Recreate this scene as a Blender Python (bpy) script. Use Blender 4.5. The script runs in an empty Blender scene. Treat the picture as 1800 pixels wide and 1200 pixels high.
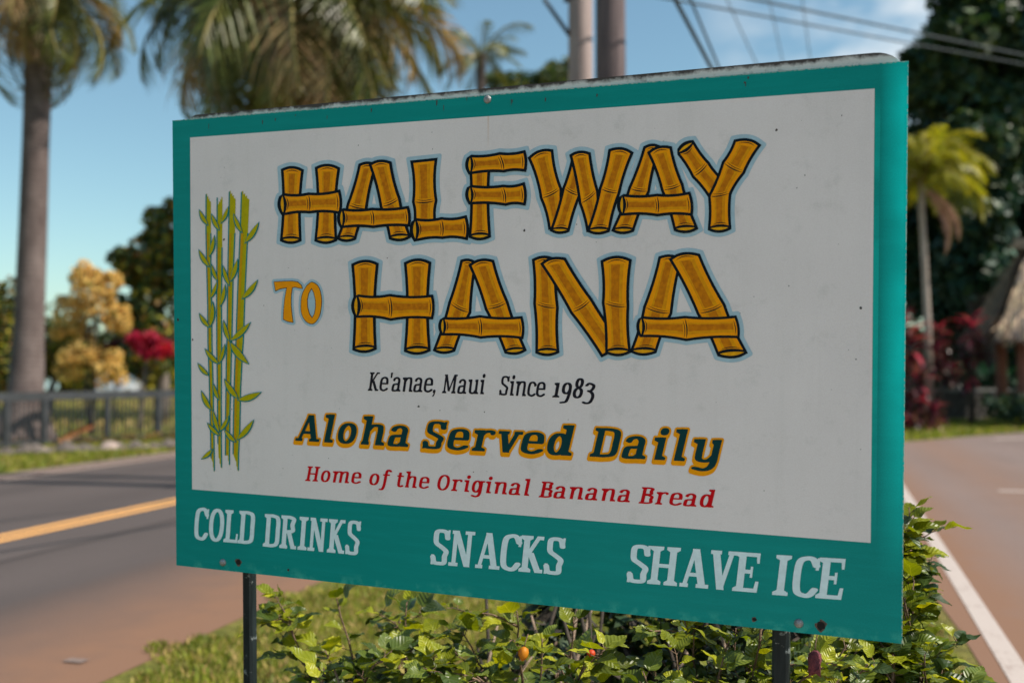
import bpy, bmesh, math, random
import numpy as np
from mathutils import Vector, Matrix, Quaternion
from mathutils.geometry import tessellate_polygon, delaunay_2d_cdt

SC = bpy.context.scene
COL = SC.collection
random.seed(7)
rng = np.random.default_rng(7)
R = math.radians

# ------------------------------------------------------------------ camera
EYE = 1.55
FPX = 1857.34                      # focal length in pixels of the 1800 px wide photograph
PITCH = math.atan(55.0 / FPX)
cam_d = bpy.data.cameras.new('camera')
cam = bpy.data.objects.new('camera', cam_d)
COL.objects.link(cam)
cam.location = (0, 0, EYE)
cam.rotation_euler = (math.pi / 2 + PITCH, 0, 0)
cam_d.sensor_width = 36.0
cam_d.lens = FPX / 1800 * 36.0
cam_d.clip_start = 0.05
cam_d.clip_end = 3000
cam_d.dof.use_dof = True
cam_d.dof.focus_distance = 2.47
cam_d.dof.aperture_fstop = 2.0
cam_d.dof.aperture_blades = 0
SC.camera = cam

# ------------------------------------------------------------------ world + sun
SUN_AZ = math.atan2(0.97, -0.22)     # clockwise from +Y
SUN_EL = R(50)
world = bpy.data.worlds.new('World')
SC.world = world
world.use_nodes = True
nt = world.node_tree
for n in list(nt.nodes):
    nt.nodes.remove(n)
N = nt.nodes.new
sky = N('ShaderNodeTexSky'); sky.sky_type = 'NISHITA'; sky.sun_disc = False
sky.sun_elevation = SUN_EL; sky.sun_rotation = SUN_AZ
sky.air_density = 1.0; sky.dust_density = 0.8; sky.ozone_density = 2.0
tint = N('ShaderNodeMix'); tint.data_type = 'RGBA'; tint.blend_type = 'MULTIPLY'; tint.inputs[0].default_value = 1
tint.inputs[7].default_value = (0.79, 0.91, 0.80, 1)
nt.links.new(sky.outputs[0], tint.inputs[6])
tc = N('ShaderNodeTexCoord')
mp = N('ShaderNodeMapping'); mp.inputs['Scale'].default_value = (1, 1, 2.2); mp.inputs['Location'].default_value = (0.10, 0.0, 0.62)
nz = N('ShaderNodeTexNoise'); nz.inputs['Scale'].default_value = 6.5; nz.inputs['Detail'].default_value = 5; nz.inputs['Roughness'].default_value = 0.55
cr_ = N('ShaderNodeValToRGB'); cr_.color_ramp.elements[0].position = 0.40; cr_.color_ramp.elements[1].position = 0.60
cr_.color_ramp.elements[0].color = (0, 0, 0, 1); cr_.color_ramp.elements[1].color = (1, 1, 1, 1)
cm = N('ShaderNodeMix'); cm.data_type = 'RGBA'; cm.inputs[7].default_value = (4.9, 5.2, 5.4, 1)
nt.links.new(tc.outputs['Generated'], mp.inputs[0]); nt.links.new(mp.outputs[0], nz.inputs['Vector'])
nt.links.new(nz.outputs['Fac'], cr_.inputs[0]); # the bank of cloud stands in the upper right part of the sky
dp = N('ShaderNodeVectorMath'); dp.operation = 'DOT_PRODUCT'; dp.inputs[1].default_value = (0.43, 0.85, 0.31)
mk = N('ShaderNodeMapRange'); mk.inputs['From Min'].default_value = 0.962; mk.inputs['From Max'].default_value = 0.995
mu = N('ShaderNodeMath'); mu.operation = 'MULTIPLY'
nt.links.new(tc.outputs['Generated'], dp.inputs[0]); nt.links.new(dp.outputs['Value'], mk.inputs[0]); nt.links.new(mk.outputs[0], mu.inputs[0]); nt.links.new(cr_.outputs[0], mu.inputs[1])
nt.links.new(mu.outputs[0], cm.inputs[0])
nt.links.new(tint.outputs[2], cm.inputs[6])
bg = N('ShaderNodeBackground'); bg.inputs[1].default_value = 0.092
wo = N('ShaderNodeOutputWorld')
nt.links.new(cm.outputs[2], bg.inputs[0]); nt.links.new(bg.outputs[0], wo.inputs[0])

sun_d = bpy.data.lights.new('sun', 'SUN'); sun_d.energy = 3.4; sun_d.angle = R(0.5); sun_d.color = (1.0, 0.92, 0.80)
sun = bpy.data.objects.new('sun', sun_d); COL.objects.link(sun)
sdir = Vector((math.sin(SUN_AZ) * math.cos(SUN_EL), math.cos(SUN_AZ) * math.cos(SUN_EL), math.sin(SUN_EL)))
sun.rotation_euler = sdir.to_track_quat('Z', 'Y').to_euler()
sun.location = (20, 0, 30)

vs = SC.view_settings
vs.view_transform = 'Standard'; vs.look = 'None'; vs.exposure = 0.95; vs.gamma = 1.0; vs.use_curve_mapping = False
SC.cycles.max_bounces = 6
SC.cycles.transparent_max_bounces = 8

# ------------------------------------------------------------------ helpers
def ray(px, py):
    x = (px - 900) / FPX; y = (600 - py) / FPX
    return Vector((x, math.cos(PITCH) - y * math.sin(PITCH), math.sin(PITCH) + y * math.cos(PITCH)))
def at(px, py, d):
    r = ray(px, py); return Vector((0, 0, EYE)) + r * (d / r.y)
def ground(px, py, z=0.0):
    r = ray(px, py); t = (z - EYE) / r.z
    return Vector((r.x * t, r.y * t, z))

def tag(o, label=None, cat=None, group=None, kind=None):
    if label: o['label'] = label
    if cat: o['category'] = cat
    if group: o['group'] = group
    if kind: o['kind'] = kind
    return o
def empty(name, loc, label=None, cat=None, group=None, rz=0):
    o = bpy.data.objects.new(name, None); COL.objects.link(o)
    o.location = loc; o.rotation_euler = (0, 0, rz); o.empty_display_size = 0.2
    return tag(o, label, cat, group)
def link(name, me, parent=None, loc=None, local=True):
    o = bpy.data.objects.new(name, me); COL.objects.link(o)
    if parent: o.parent = parent
    if loc is not None: o.location = loc
    return o

class MB:
    """a list of vertices and faces with material slots"""
    def __init__(s): s.v = []; s.f = []; s.m = []; s.sm = []
    def poly(s, pts, m=0, smooth=False):
        b = len(s.v); s.v += [tuple(p) for p in pts]; s.f.append(tuple(range(b, b + len(pts)))); s.m.append(m); s.sm.append(smooth)
    def box(s, c, d, m=0, rot=None):
        c = Vector(c); hx, hy, hz = d[0] / 2, d[1] / 2, d[2] / 2
        P = [Vector((sx * hx, sy * hy, sz * hz)) for sz in (-1, 1) for sy in (-1, 1) for sx in (-1, 1)]
        if rot: P = [rot @ p for p in P]
        P = [p + c for p in P]; b = len(s.v); s.v += [tuple(p) for p in P]
        for f in ((0, 2, 3, 1), (4, 5, 7, 6), (0, 1, 5, 4), (2, 6, 7, 3), (0, 4, 6, 2), (1, 3, 7, 5)):
            s.f.append(tuple(b + i for i in f)); s.m.append(m); s.sm.append(False)
    def prism(s, loop, z0, z1, m=0, ms=None):
        """loop: xy points counter-clockwise; extruded along z"""
        n = len(loop); b = len(s.v); ms = m if ms is None else ms
        s.v += [(p[0], p[1], z0) for p in loop] + [(p[0], p[1], z1) for p in loop]
        s.f.append(tuple(b + n + i for i in range(n))); s.m.append(m); s.sm.append(False)
        s.f.append(tuple(b + i for i in reversed(range(n)))); s.m.append(m); s.sm.append(False)
        for i in range(n):
            j = (i + 1) % n; s.f.append((b + i, b + j, b + n + j, b + n + i)); s.m.append(ms); s.sm.append(False)
    def tube(s, pts, rad, seg=8, m=0, cap=True, smooth=True):
        pts = [Vector(p) for p in pts]; n = len(pts)
        if not hasattr(rad, '__len__'): rad = [rad] * n
        rings = []; prev = None
        for i, p in enumerate(pts):
            t = (pts[min(i + 1, n - 1)] - pts[max(i - 1, 0)]).normalized()
            if prev is None:
                a = Vector((0, 0, 1)) if abs(t.z) < 0.9 else Vector((1, 0, 0)); x = t.cross(a).normalized()
            else: x = (prev - t * prev.dot(t)).normalized()
            prev = x; y = t.cross(x); b = len(s.v)
            for k in range(seg):
                a = 2 * math.pi * k / seg; s.v.append(tuple(p + (x * math.cos(a) + y * math.sin(a)) * rad[i]))
            rings.append(b)
        for i in range(n - 1):
            for k in range(seg):
                k2 = (k + 1) % seg
                s.f.append((rings[i] + k, rings[i] + k2, rings[i + 1] + k2, rings[i + 1] + k)); s.m.append(m); s.sm.append(smooth)
        if cap:
            s.f.append(tuple(rings[0] + k for k in reversed(range(seg)))); s.m.append(m); s.sm.append(False)
            s.f.append(tuple(rings[-1] + k for k in range(seg))); s.m.append(m); s.sm.append(False)
    def mesh(s, name, mats):
        me = bpy.data.meshes.new(name); me.from_pydata(s.v, [], s.f)
        for m in mats: me.materials.append(m)
        me.polygons.foreach_set('material_index', s.m); me.polygons.foreach_set('use_smooth', s.sm)
        me.update(); return me
    def build(s, name, mats, parent=None, loc=None):
        if not isinstance(mats, (list, tuple)): mats = [mats]
        return link(name, s.mesh(name, mats), parent, loc)

def quads_mesh(name, V, mats, mi=None):
    """V: (n,4,3) numpy array of quads"""
    n = len(V); me = bpy.data.meshes.new(name)
    me.vertices.add(n * 4); me.vertices.foreach_set('co', np.asarray(V, np.float32).reshape(-1))
    me.loops.add(n * 4); me.loops.foreach_set('vertex_index', np.arange(n * 4, dtype=np.int32))
    me.polygons.add(n); me.polygons.foreach_set('loop_start', np.arange(0, n * 4, 4, dtype=np.int32))
    me.polygons.foreach_set('loop_total', np.full(n, 4, np.int32))
    for m in mats: me.materials.append(m)
    if mi is not None: me.polygons.foreach_set('material_index', np.asarray(mi, np.int32))
    me.update(calc_edges=True); me.validate(); return me

# ------------------------------------------------------------------ materials
MATS = {}
def mat(name, col, rough=0.7, col2=None, scale=8.0, bump=0.0, detail=4, metal=0.0, spec=0.4, coat=0.0, ramp=(0.35, 0.65), island=0.0, trans=None, stretch=None, bscale=None):
    if name in MATS: return MATS[name]
    m = bpy.data.materials.new(name); m.use_nodes = True; t = m.node_tree; p = t.nodes['Principled BSDF']; L = t.links.new; A = t.nodes.new
    p.inputs['Roughness'].default_value = rough; p.inputs['Metallic'].default_value = metal; p.inputs['Specular IOR Level'].default_value = spec
    p.inputs['Coat Weight'].default_value = coat
    c = A('ShaderNodeTexCoord'); vec = c.outputs['Object']
    if stretch:
        mm = A('ShaderNodeMapping'); mm.inputs['Scale'].default_value = stretch; L(vec, mm.inputs[0]); vec = mm.outputs[0]
    n = A('ShaderNodeTexNoise'); n.inputs['Scale'].default_value = scale; n.inputs['Detail'].default_value = detail; n.inputs['Roughness'].default_value = 0.6; L(vec, n.inputs['Vector'])
    col = tuple(col) + (1,)
    c2 = tuple(col2) + (1,) if col2 else tuple(x * 0.8 for x in col[:3]) + (1,)
    rp = A('ShaderNodeValToRGB'); rp.color_ramp.elements[0].position = ramp[0]; rp.color_ramp.elements[1].position = ramp[1]
    rp.color_ramp.elements[0].color = c2; rp.color_ramp.elements[1].color = col
    L(n.outputs['Fac'], rp.inputs[0]); out = rp.outputs[0]
    if island:
        g = A('ShaderNodeNewGeometry'); h = A('ShaderNodeHueSaturation')
        mr = A('ShaderNodeMapRange'); mr.inputs['To Min'].default_value = 1 - island; mr.inputs['To Max'].default_value = 1 + island
        L(g.outputs['Random Per Island'], mr.inputs[0]); L(mr.outputs[0], h.inputs['Value'])
        ml = A('ShaderNodeMath'); ml.operation = 'MULTIPLY'; ml.inputs[1].default_value = 7.31
        fr = A('ShaderNodeMath'); fr.operation = 'FRACT'; L(g.outputs['Random Per Island'], ml.inputs[0]); L(ml.outputs[0], fr.inputs[0])
        mh = A('ShaderNodeMapRange'); mh.inputs['To Min'].default_value = 0.5 - island * 0.05; mh.inputs['To Max'].default_value = 0.5 + island * 0.05
        L(fr.outputs[0], mh.inputs[0]); L(mh.outputs[0], h.inputs['Hue']); L(out, h.inputs['Color']); out = h.outputs[0]
    L(out, p.inputs['Base Color'])
    if bump:
        b = A('ShaderNodeBump'); b.inputs['Strength'].default_value = bump; b.inputs['Distance'].default_value = 0.02
        n2 = A('ShaderNodeTexNoise'); n2.inputs['Scale'].default_value = bscale or scale * 4; n2.inputs['Detail'].default_value = 5; L(vec, n2.inputs['Vector'])
        L(n2.outputs['Fac'], b.inputs['Height']); L(b.outputs[0], p.inputs['Normal'])
    if trans:
        tr = A('ShaderNodeBsdfTranslucent'); mx = A('ShaderNodeMixShader'); mx.inputs[0].default_value = trans[1]
        mu = A('ShaderNodeMix'); mu.data_type = 'RGBA'; mu.blend_type = 'MULTIPLY'; mu.inputs[0].default_value = 1; mu.inputs[7].default_value = tuple(trans[0]) + (1,)
        L(out, mu.inputs[6]); L(mu.outputs[2], tr.inputs[0])
        o = t.nodes['Material Output']; L(p.outputs[0], mx.inputs[1]); L(tr.outputs[0], mx.inputs[2]); L(mx.outputs[0], o.inputs[0])
    MATS[name] = m; return m
def ramp_node(t, fac, stops):
    r = t.nodes.new('ShaderNodeValToRGB'); e = r.color_ramp.elements
    e[0].position = stops[0][0]; e[0].color = stops[0][1]; e[1].position = stops[-1][0]; e[1].color = stops[-1][1]
    for p, c in stops[1:-1]:
        q = e.new(p); q.color = c
    t.links.new(fac, r.inputs[0]); return r.outputs[0]
def g1(v): return (v, v, v, 1)
def noise(t, vec, scale, detail=4, rough=0.6, stretch=None):
    if stretch:
        mm = t.nodes.new('ShaderNodeMapping'); mm.inputs['Scale'].default_value = stretch; t.links.new(vec, mm.inputs[0]); vec = mm.outputs[0]
    n = t.nodes.new('ShaderNodeTexNoise'); n.inputs['Scale'].default_value = scale; n.inputs['Detail'].default_value = detail; n.inputs['Roughness'].default_value = rough
    t.links.new(vec, n.inputs['Vector']); return n.outputs['Fac']
def mixc(t, fac, a, b, mode='MIX'):
    m = t.nodes.new('ShaderNodeMix'); m.data_type = 'RGBA'; m.blend_type = mode
    for s, v in ((0, fac), (6, a), (7, b)):
        if isinstance(v, (int, float)): m.inputs[s].default_value = v
        elif isinstance(v, tuple): m.inputs[s].default_value = v if len(v) == 4 else v + (1,)
        else: t.links.new(v, m.inputs[s])
    return m.outputs[2]
def math_(t, op, a, b=None, clamp=False):
    m = t.nodes.new('ShaderNodeMath'); m.operation = op; m.use_clamp = clamp
    for i, v in enumerate((a, b)):
        if v is None: continue
        if isinstance(v, (int, float)): m.inputs[i].default_value = v
        else: t.links.new(v, m.inputs[i])
    return m.outputs[0]
def newmat(name, rough=0.6, spec=0.4, coord='Object'):
    m = bpy.data.materials.new(name); m.use_nodes = True; t = m.node_tree; p = t.nodes['Principled BSDF']
    p.inputs['Roughness'].default_value = rough; p.inputs['Specular IOR Level'].default_value = spec
    c = t.nodes.new('ShaderNodeTexCoord'); return m, t, p, c.outputs[coord]

# ------------------------------------------------------------------ the setting
RD = Vector((0.242, 0.970, 0)).normalized()       # the road runs this way
RP = Vector((RD.y, -RD.x, 0))                      # to its right
RO = Vector((-4.78, 9.9, 0))                       # a point on the centre line
def rp(a, s, z=0.0): return RO + RD * s + RP * a + Vector((0, 0, z))

def mat_asphalt(name, base, dirt_edges, dark_bands=None):
    m, t, p, vec = newmat(name, 0.85, 0.25)
    big = noise(t, vec, 0.35, 5); fine = noise(t, vec, 55, 3); mid = noise(t, vec, 3, 5)
    c = ramp_node(t, big, [(0.3, tuple(x * 0.86 for x in base) + (1,)), (0.7, tuple(base) + (1,))])
    c = mixc(t, 0.45, c, ramp_node(t, fine, [(0.3, g1(0.25)), (0.75, g1(0.95))]), 'OVERLAY')
    streak = noise(t, vec, 1.0, 4, stretch=(1.6, 0.12, 1))
    c = mixc(t, ramp_node(t, streak, [(0.48, g1(0)), (0.7, g1(0.35))]), c, tuple(x * 0.7 for x in base))
    if dark_bands is not None:  # darker bands running along the road at set offsets
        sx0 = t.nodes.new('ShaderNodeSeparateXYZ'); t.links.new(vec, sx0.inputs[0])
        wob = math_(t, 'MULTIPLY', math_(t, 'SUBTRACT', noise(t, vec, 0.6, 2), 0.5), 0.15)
        for s0, sw, sa in dark_bands:
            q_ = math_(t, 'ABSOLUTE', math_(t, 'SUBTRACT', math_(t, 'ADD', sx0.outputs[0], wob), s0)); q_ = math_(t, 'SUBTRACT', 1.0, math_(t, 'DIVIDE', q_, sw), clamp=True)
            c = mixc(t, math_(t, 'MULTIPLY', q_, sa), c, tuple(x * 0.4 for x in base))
    # red dust blown over the edges: distance across the road is local x
    sx = t.nodes.new('ShaderNodeSeparateXYZ'); t.links.new(vec, sx.inputs[0]); X = sx.outputs[0]
    for (x0, w, amt) in dirt_edges:
        d = math_(t, 'ABSOLUTE', math_(t, 'SUBTRACT', X, x0)); d = math_(t, 'SUBTRACT', 1.0, math_(t, 'DIVIDE', d, w), clamp=True)
        d = math_(t, 'MULTIPLY', d, math_(t, 'ADD', math_(t, 'MULTIPLY', mid, 1.2), amt - 0.3), clamp=True)
        c = mixc(t, d, c, (0.20, 0.108, 0.068))
    t.links.new(c, p.inputs['Base Color'])
    b = t.nodes.new('ShaderNodeBump'); b.inputs['Strength'].default_value = 0.5; b.inputs['Distance'].default_value = 0.004
    t.links.new(fine, b.inputs['Height']); t.links.new(b.outputs[0], p.inputs['Normal']); return m
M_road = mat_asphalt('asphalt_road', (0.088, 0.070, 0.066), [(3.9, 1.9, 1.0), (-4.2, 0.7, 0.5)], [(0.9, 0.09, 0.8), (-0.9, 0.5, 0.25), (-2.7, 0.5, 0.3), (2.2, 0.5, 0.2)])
M_lot = mat_asphalt('asphalt_lot', (0.185, 0.136, 0.122), [(0.15, 0.9, 1.0), (1.8, 1.0, 0.25)])
M_shoulder = mat('dusty_shoulder', (0.20, 0.145, 0.125), 0.9, (0.14, 0.10, 0.085), 6, 0.3)
def mat_paint(name, base, under):
    m, t, p, vec = newmat(name, 0.7, 0.3)
    w = noise(t, vec, 30, 5); w2 = noise(t, vec, 4, 4)
    k = ramp_node(t, math_(t, 'ADD', math_(t, 'MULTIPLY', w, 0.6), math_(t, 'MULTIPLY', w2, 0.5)), [(0.38, g1(1)), (0.5, g1(0.0))])
    t.links.new(mixc(t, k, base, under), p.inputs['Base Color']); return m
M_yellow = mat_paint('yellow_road_paint', (0.80, 0.40, 0.12), (0.50, 0.29, 0.15))
M_white = mat_paint('white_road_paint', (0.44, 0.37, 0.335), (0.26, 0.19, 0.16))

def mat_grass_ground():
    m, t, p, vec = newmat('grassy_earth', 0.95, 0.15)
    a = noise(t, vec, 0.8, 5); b = noise(t, vec, 9, 5); f = noise(t, vec, 60, 3)
    c = ramp_node(t, b, [(0.3, (0.07, 0.075, 0.015, 1)), (0.5, (0.14, 0.14, 0.028, 1)), (0.7, (0.24, 0.20, 0.055, 1))])
    c = mixc(t, ramp_node(t, a, [(0.5, g1(0)), (0.72, g1(0.7))]), c, (0.22, 0.14, 0.07))
    c = mixc(t, 0.5, c, ramp_node(t, f, [(0.3, g1(0.2)), (0.7, g1(0.9))]), 'OVERLAY')
    t.links.new(c, p.inputs['Base Color'])
    bp = t.nodes.new('ShaderNodeBump'); bp.inputs['Strength'].default_value = 0.8; bp.inputs['Distance'].default_value = 0.03
    t.links.new(f, bp.inputs['Height']); t.links.new(bp.outputs[0], p.inputs['Normal']); return m
M_ground = mat_grass_ground()
g = MB(); g.poly([(-900, -300, 0), (900, -300, 0), (900, 1800, 0), (-900, 1800, 0)]); tag(g.build('ground', M_ground), kind='structure')

def strip_local(name, m, pts, z):
    """a flat sheet whose own axes follow the road"""
    o = bpy.data.objects.new(name, None)
    mw = Matrix(((RP.x, RD.x, 0, RO.x), (RP.y, RD.y, 0, RO.y), (0, 0, 1, z), (0, 0, 0, 1)))
    b = MB(); b.poly([(x, y, 0) for x, y in pts]); ob = b.build(name, m); ob.matrix_world = mw; return ob
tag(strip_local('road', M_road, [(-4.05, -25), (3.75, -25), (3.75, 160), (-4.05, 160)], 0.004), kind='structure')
tag(strip_local('road_shoulder', M_shoulder, [(-4.5, -25), (-4.05, -25), (-4.05, 160), (-4.5, 160)], 0.004), kind='structure')
for a in (-0.16, 0.05):
    tag(strip_local('yellow_centre_line', M_yellow, [(a, -25), (a + 0.11, -25), (a + 0.11, 160), (a, 160)], 0.008), kind='structure')
tag(strip_local('white_edge_line', M_white, [(-3.84, -25), (-3.77, -25), (-3.77, 160), (-3.84, 160)], 0.008), kind='structure')
# parking lot on the right; local frame of its own
LO = Vector((2.70, 6.45, 0)); LD = Vector((0.262, 0.965, 0)).normalized(); LP = Vector((LD.y, -LD.x, 0))
def to_lot(p): q = Vector(p) - LO; return (q.dot(LP), q.dot(LD))
lot_w = [(0.35, -2.2), (2.70, 6.45), (4.1, 12.2), (5.3, 16.5), (3.7, 19.5), (2.3, 20.2), (2.6, 21.6), (9.0, 23.9), (13.7, 27.9), (45, 42), (45, -12), (-2, -12)]
b = MB(); b.poly([(x, y, 0) for x, y in [to_lot((p[0], p[1], 0)) for p in lot_w]][::-1]); lot = b.build('parking_lot', M_lot)
lot.matrix_world = Matrix(((LP.x, LD.x, 0, LO.x), (LP.y, LD.y, 0, LO.y), (0, 0, 1, 0.006), (0, 0, 0, 1))); tag(lot, kind='structure')
def line_on_ground(name, m, p, q, w, z=0.010):
    p = Vector((p[0], p[1], 0)); q = Vector((q[0], q[1], 0)); d = (q - p).normalized(); n = Vector((-d.y, d.x, 0)) * w / 2
    b = MB(); b.poly([(v.x, v.y, z) for v in (p - n, q - n, q + n, p + n)]); o = b.build(name, m); return tag(o, kind='structure')
a_, b_ = ground(1590, 868), ground(1795, 1195); dd = (b_ - a_).normalized()
M_bounce = mat('pale_bounce_slab', (0.50, 0.42, 0.35), 0.9, (0.42, 0.34, 0.28), 3, 0.2)  # pale slab added out of view to bounce warm light onto the sign
b = MB(); q_ = [rp(3.95, -19), rp(3.95, -9.2), ground(900, 1200) * 0 + Vector((-.3, 2.0, 0)), Vector((1.1, 1.9, 0)), Vector((-2.2, -10.5, 0))]
b.poly([(v.x, v.y, 0.012) for v in q_][::-1]); tag(b.build('added_bounce_slab', M_bounce), kind='structure')
line_on_ground('white_lot_line', M_white, a_ - dd * 3.0, b_ + dd * 6, 0.125)
line_on_ground('white_stall_mark', M_white, ground(1755, 863), ground(1900, 868), 0.16)
line_on_ground('white_stall_mark', M_white, ground(1745, 772), ground(1900, 768), 0.25)
line_on_ground('white_road_mark', M_shoulder, ground(117, 1162), ground(150, 1165), 0.07, 0.012)

# grass blades
def grass(name, pts, n, h0, h1, mats, label, wmul=1.0, probs=None):
    P = np.asarray(pts)
    k = rng.integers(0, len(P), n) if len(P) != n else np.arange(n)
    base = P[k]
    h = rng.uniform(h0, h1, n); w = h * rng.uniform(0.08, 0.16, n) * wmul; a = rng.uniform(0, 2 * np.pi, n); le = rng.uniform(0.1, 0.9, n) * h; la = rng.uniform(0, 2 * np.pi, n)
    dx = np.cos(a) * w; dy = np.sin(a) * w
    V = np.zeros((n, 4, 3)); V[:, 0] = np.stack([base[:, 0] - dx, base[:, 1] - dy, np.zeros(n)], 1); V[:, 1] = np.stack([base[:, 0] + dx, base[:, 1] + dy, np.zeros(n)], 1)
    mx = base[:, 0] + np.cos(la) * le * 0.4; my = base[:, 1] + np.sin(la) * le * 0.4
    V[:, 2] = np.stack([base[:, 0] + np.cos(la) * le, base[:, 1] + np.sin(la) * le, h], 1)
    V[:, 3] = np.stack([mx - dx, my - dy, h * 0.55], 1)
    mi = rng.choice(len(mats), n, p=probs)
    o = link(name, quads_mesh(name, V, mats, mi)); return tag(o, label, 'grass', kind='stuff')
M_bladeA = mat('grass_blade_green', (0.27, 0.28, 0.03), 0.6, (0.13, 0.16, 0.016), 3, island=0.35, trans=((1.4, 1.5, 0.8), 0.35))
M_bladeB = mat('grass_blade_dry', (0.50, 0.38, 0.13), 0.7, (0.34, 0.23, 0.08), 3, island=0.3, trans=((1.2, 1.2, 0.9), 0.3))
def fill_pts(n, x0, x1, y0, y1, test):
    out = []
    while len(out) < n:
        x = rng.uniform(x0, x1, n); y = rng.uniform(y0, y1, n)
        for q in np.stack([x, y], 1)[test(x, y)]: out.append(q)
    return np.array(out[:n])
def road_a(x, y): return (x - RO.x) * RP.x + (y - RO.y) * RP.y
def lot_a(x, y): return (x - LO.x) * LP.x + (y - LO.y) * LP.y
def jit(x, y, s=0.12): return s * np.sin(x * 7 + y * 3.1) + s * np.sin(y * 5.3 - x * 2.2) + s * 0.6 * np.sin(x * 17.3 + y * 13.9)
isl = lambda x, y: (road_a(x, y) > 3.85 + jit(x, y)) & (lot_a(x, y) < -0.1 + jit(x, y, 0.05)) & (y < 16)
grass('island_grass', fill_pts(150000, -3.5, 5, 2.0, 12.5, isl), 150000, 0.012, 0.05, [M_bladeA, M_bladeB], 'short patchy green and straw coloured grass round the sign posts', 1.3, [0.68, 0.32])
verge = lambda x, y: (road_a(x, y) < -4.55 + jit(x, y, 0.05)) & (road_a(x, y) > -9)
grass('roadside_grass', fill_pts(30000, -17, -3, 13, 30, verge), 30000, 0.05, 0.13, [M_bladeA, M_bladeB], 'bright mown grass verge between the road and the fence', 1.3, [0.8, 0.2])
lawn = lambda x, y: (road_a(x, y) < -9)
grass('park_lawn', fill_pts(30000, -40, -8, 22, 70, lawn), 30000, 0.08, 0.2, [M_bladeB, M_bladeA], 'dry yellowish lawn stretching away behind the fence', 2.0, [0.6, 0.4])
def far_v(x, y):
    e = np.interp(x, [2.3, 9.0, 13.7, 45], [21.0, 23.95, 27.95, 42.2]); return (y > e + jit(x, y, 0.04)) & (y < e + 7)
grass('lot_verge_grass', fill_pts(25000, 4, 30, 21, 45, far_v), 25000, 0.06, 0.16, [M_bladeA, M_bladeB], 'green grass strip along the far edge of the parking lot', 1.4, [0.85, 0.15])

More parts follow.
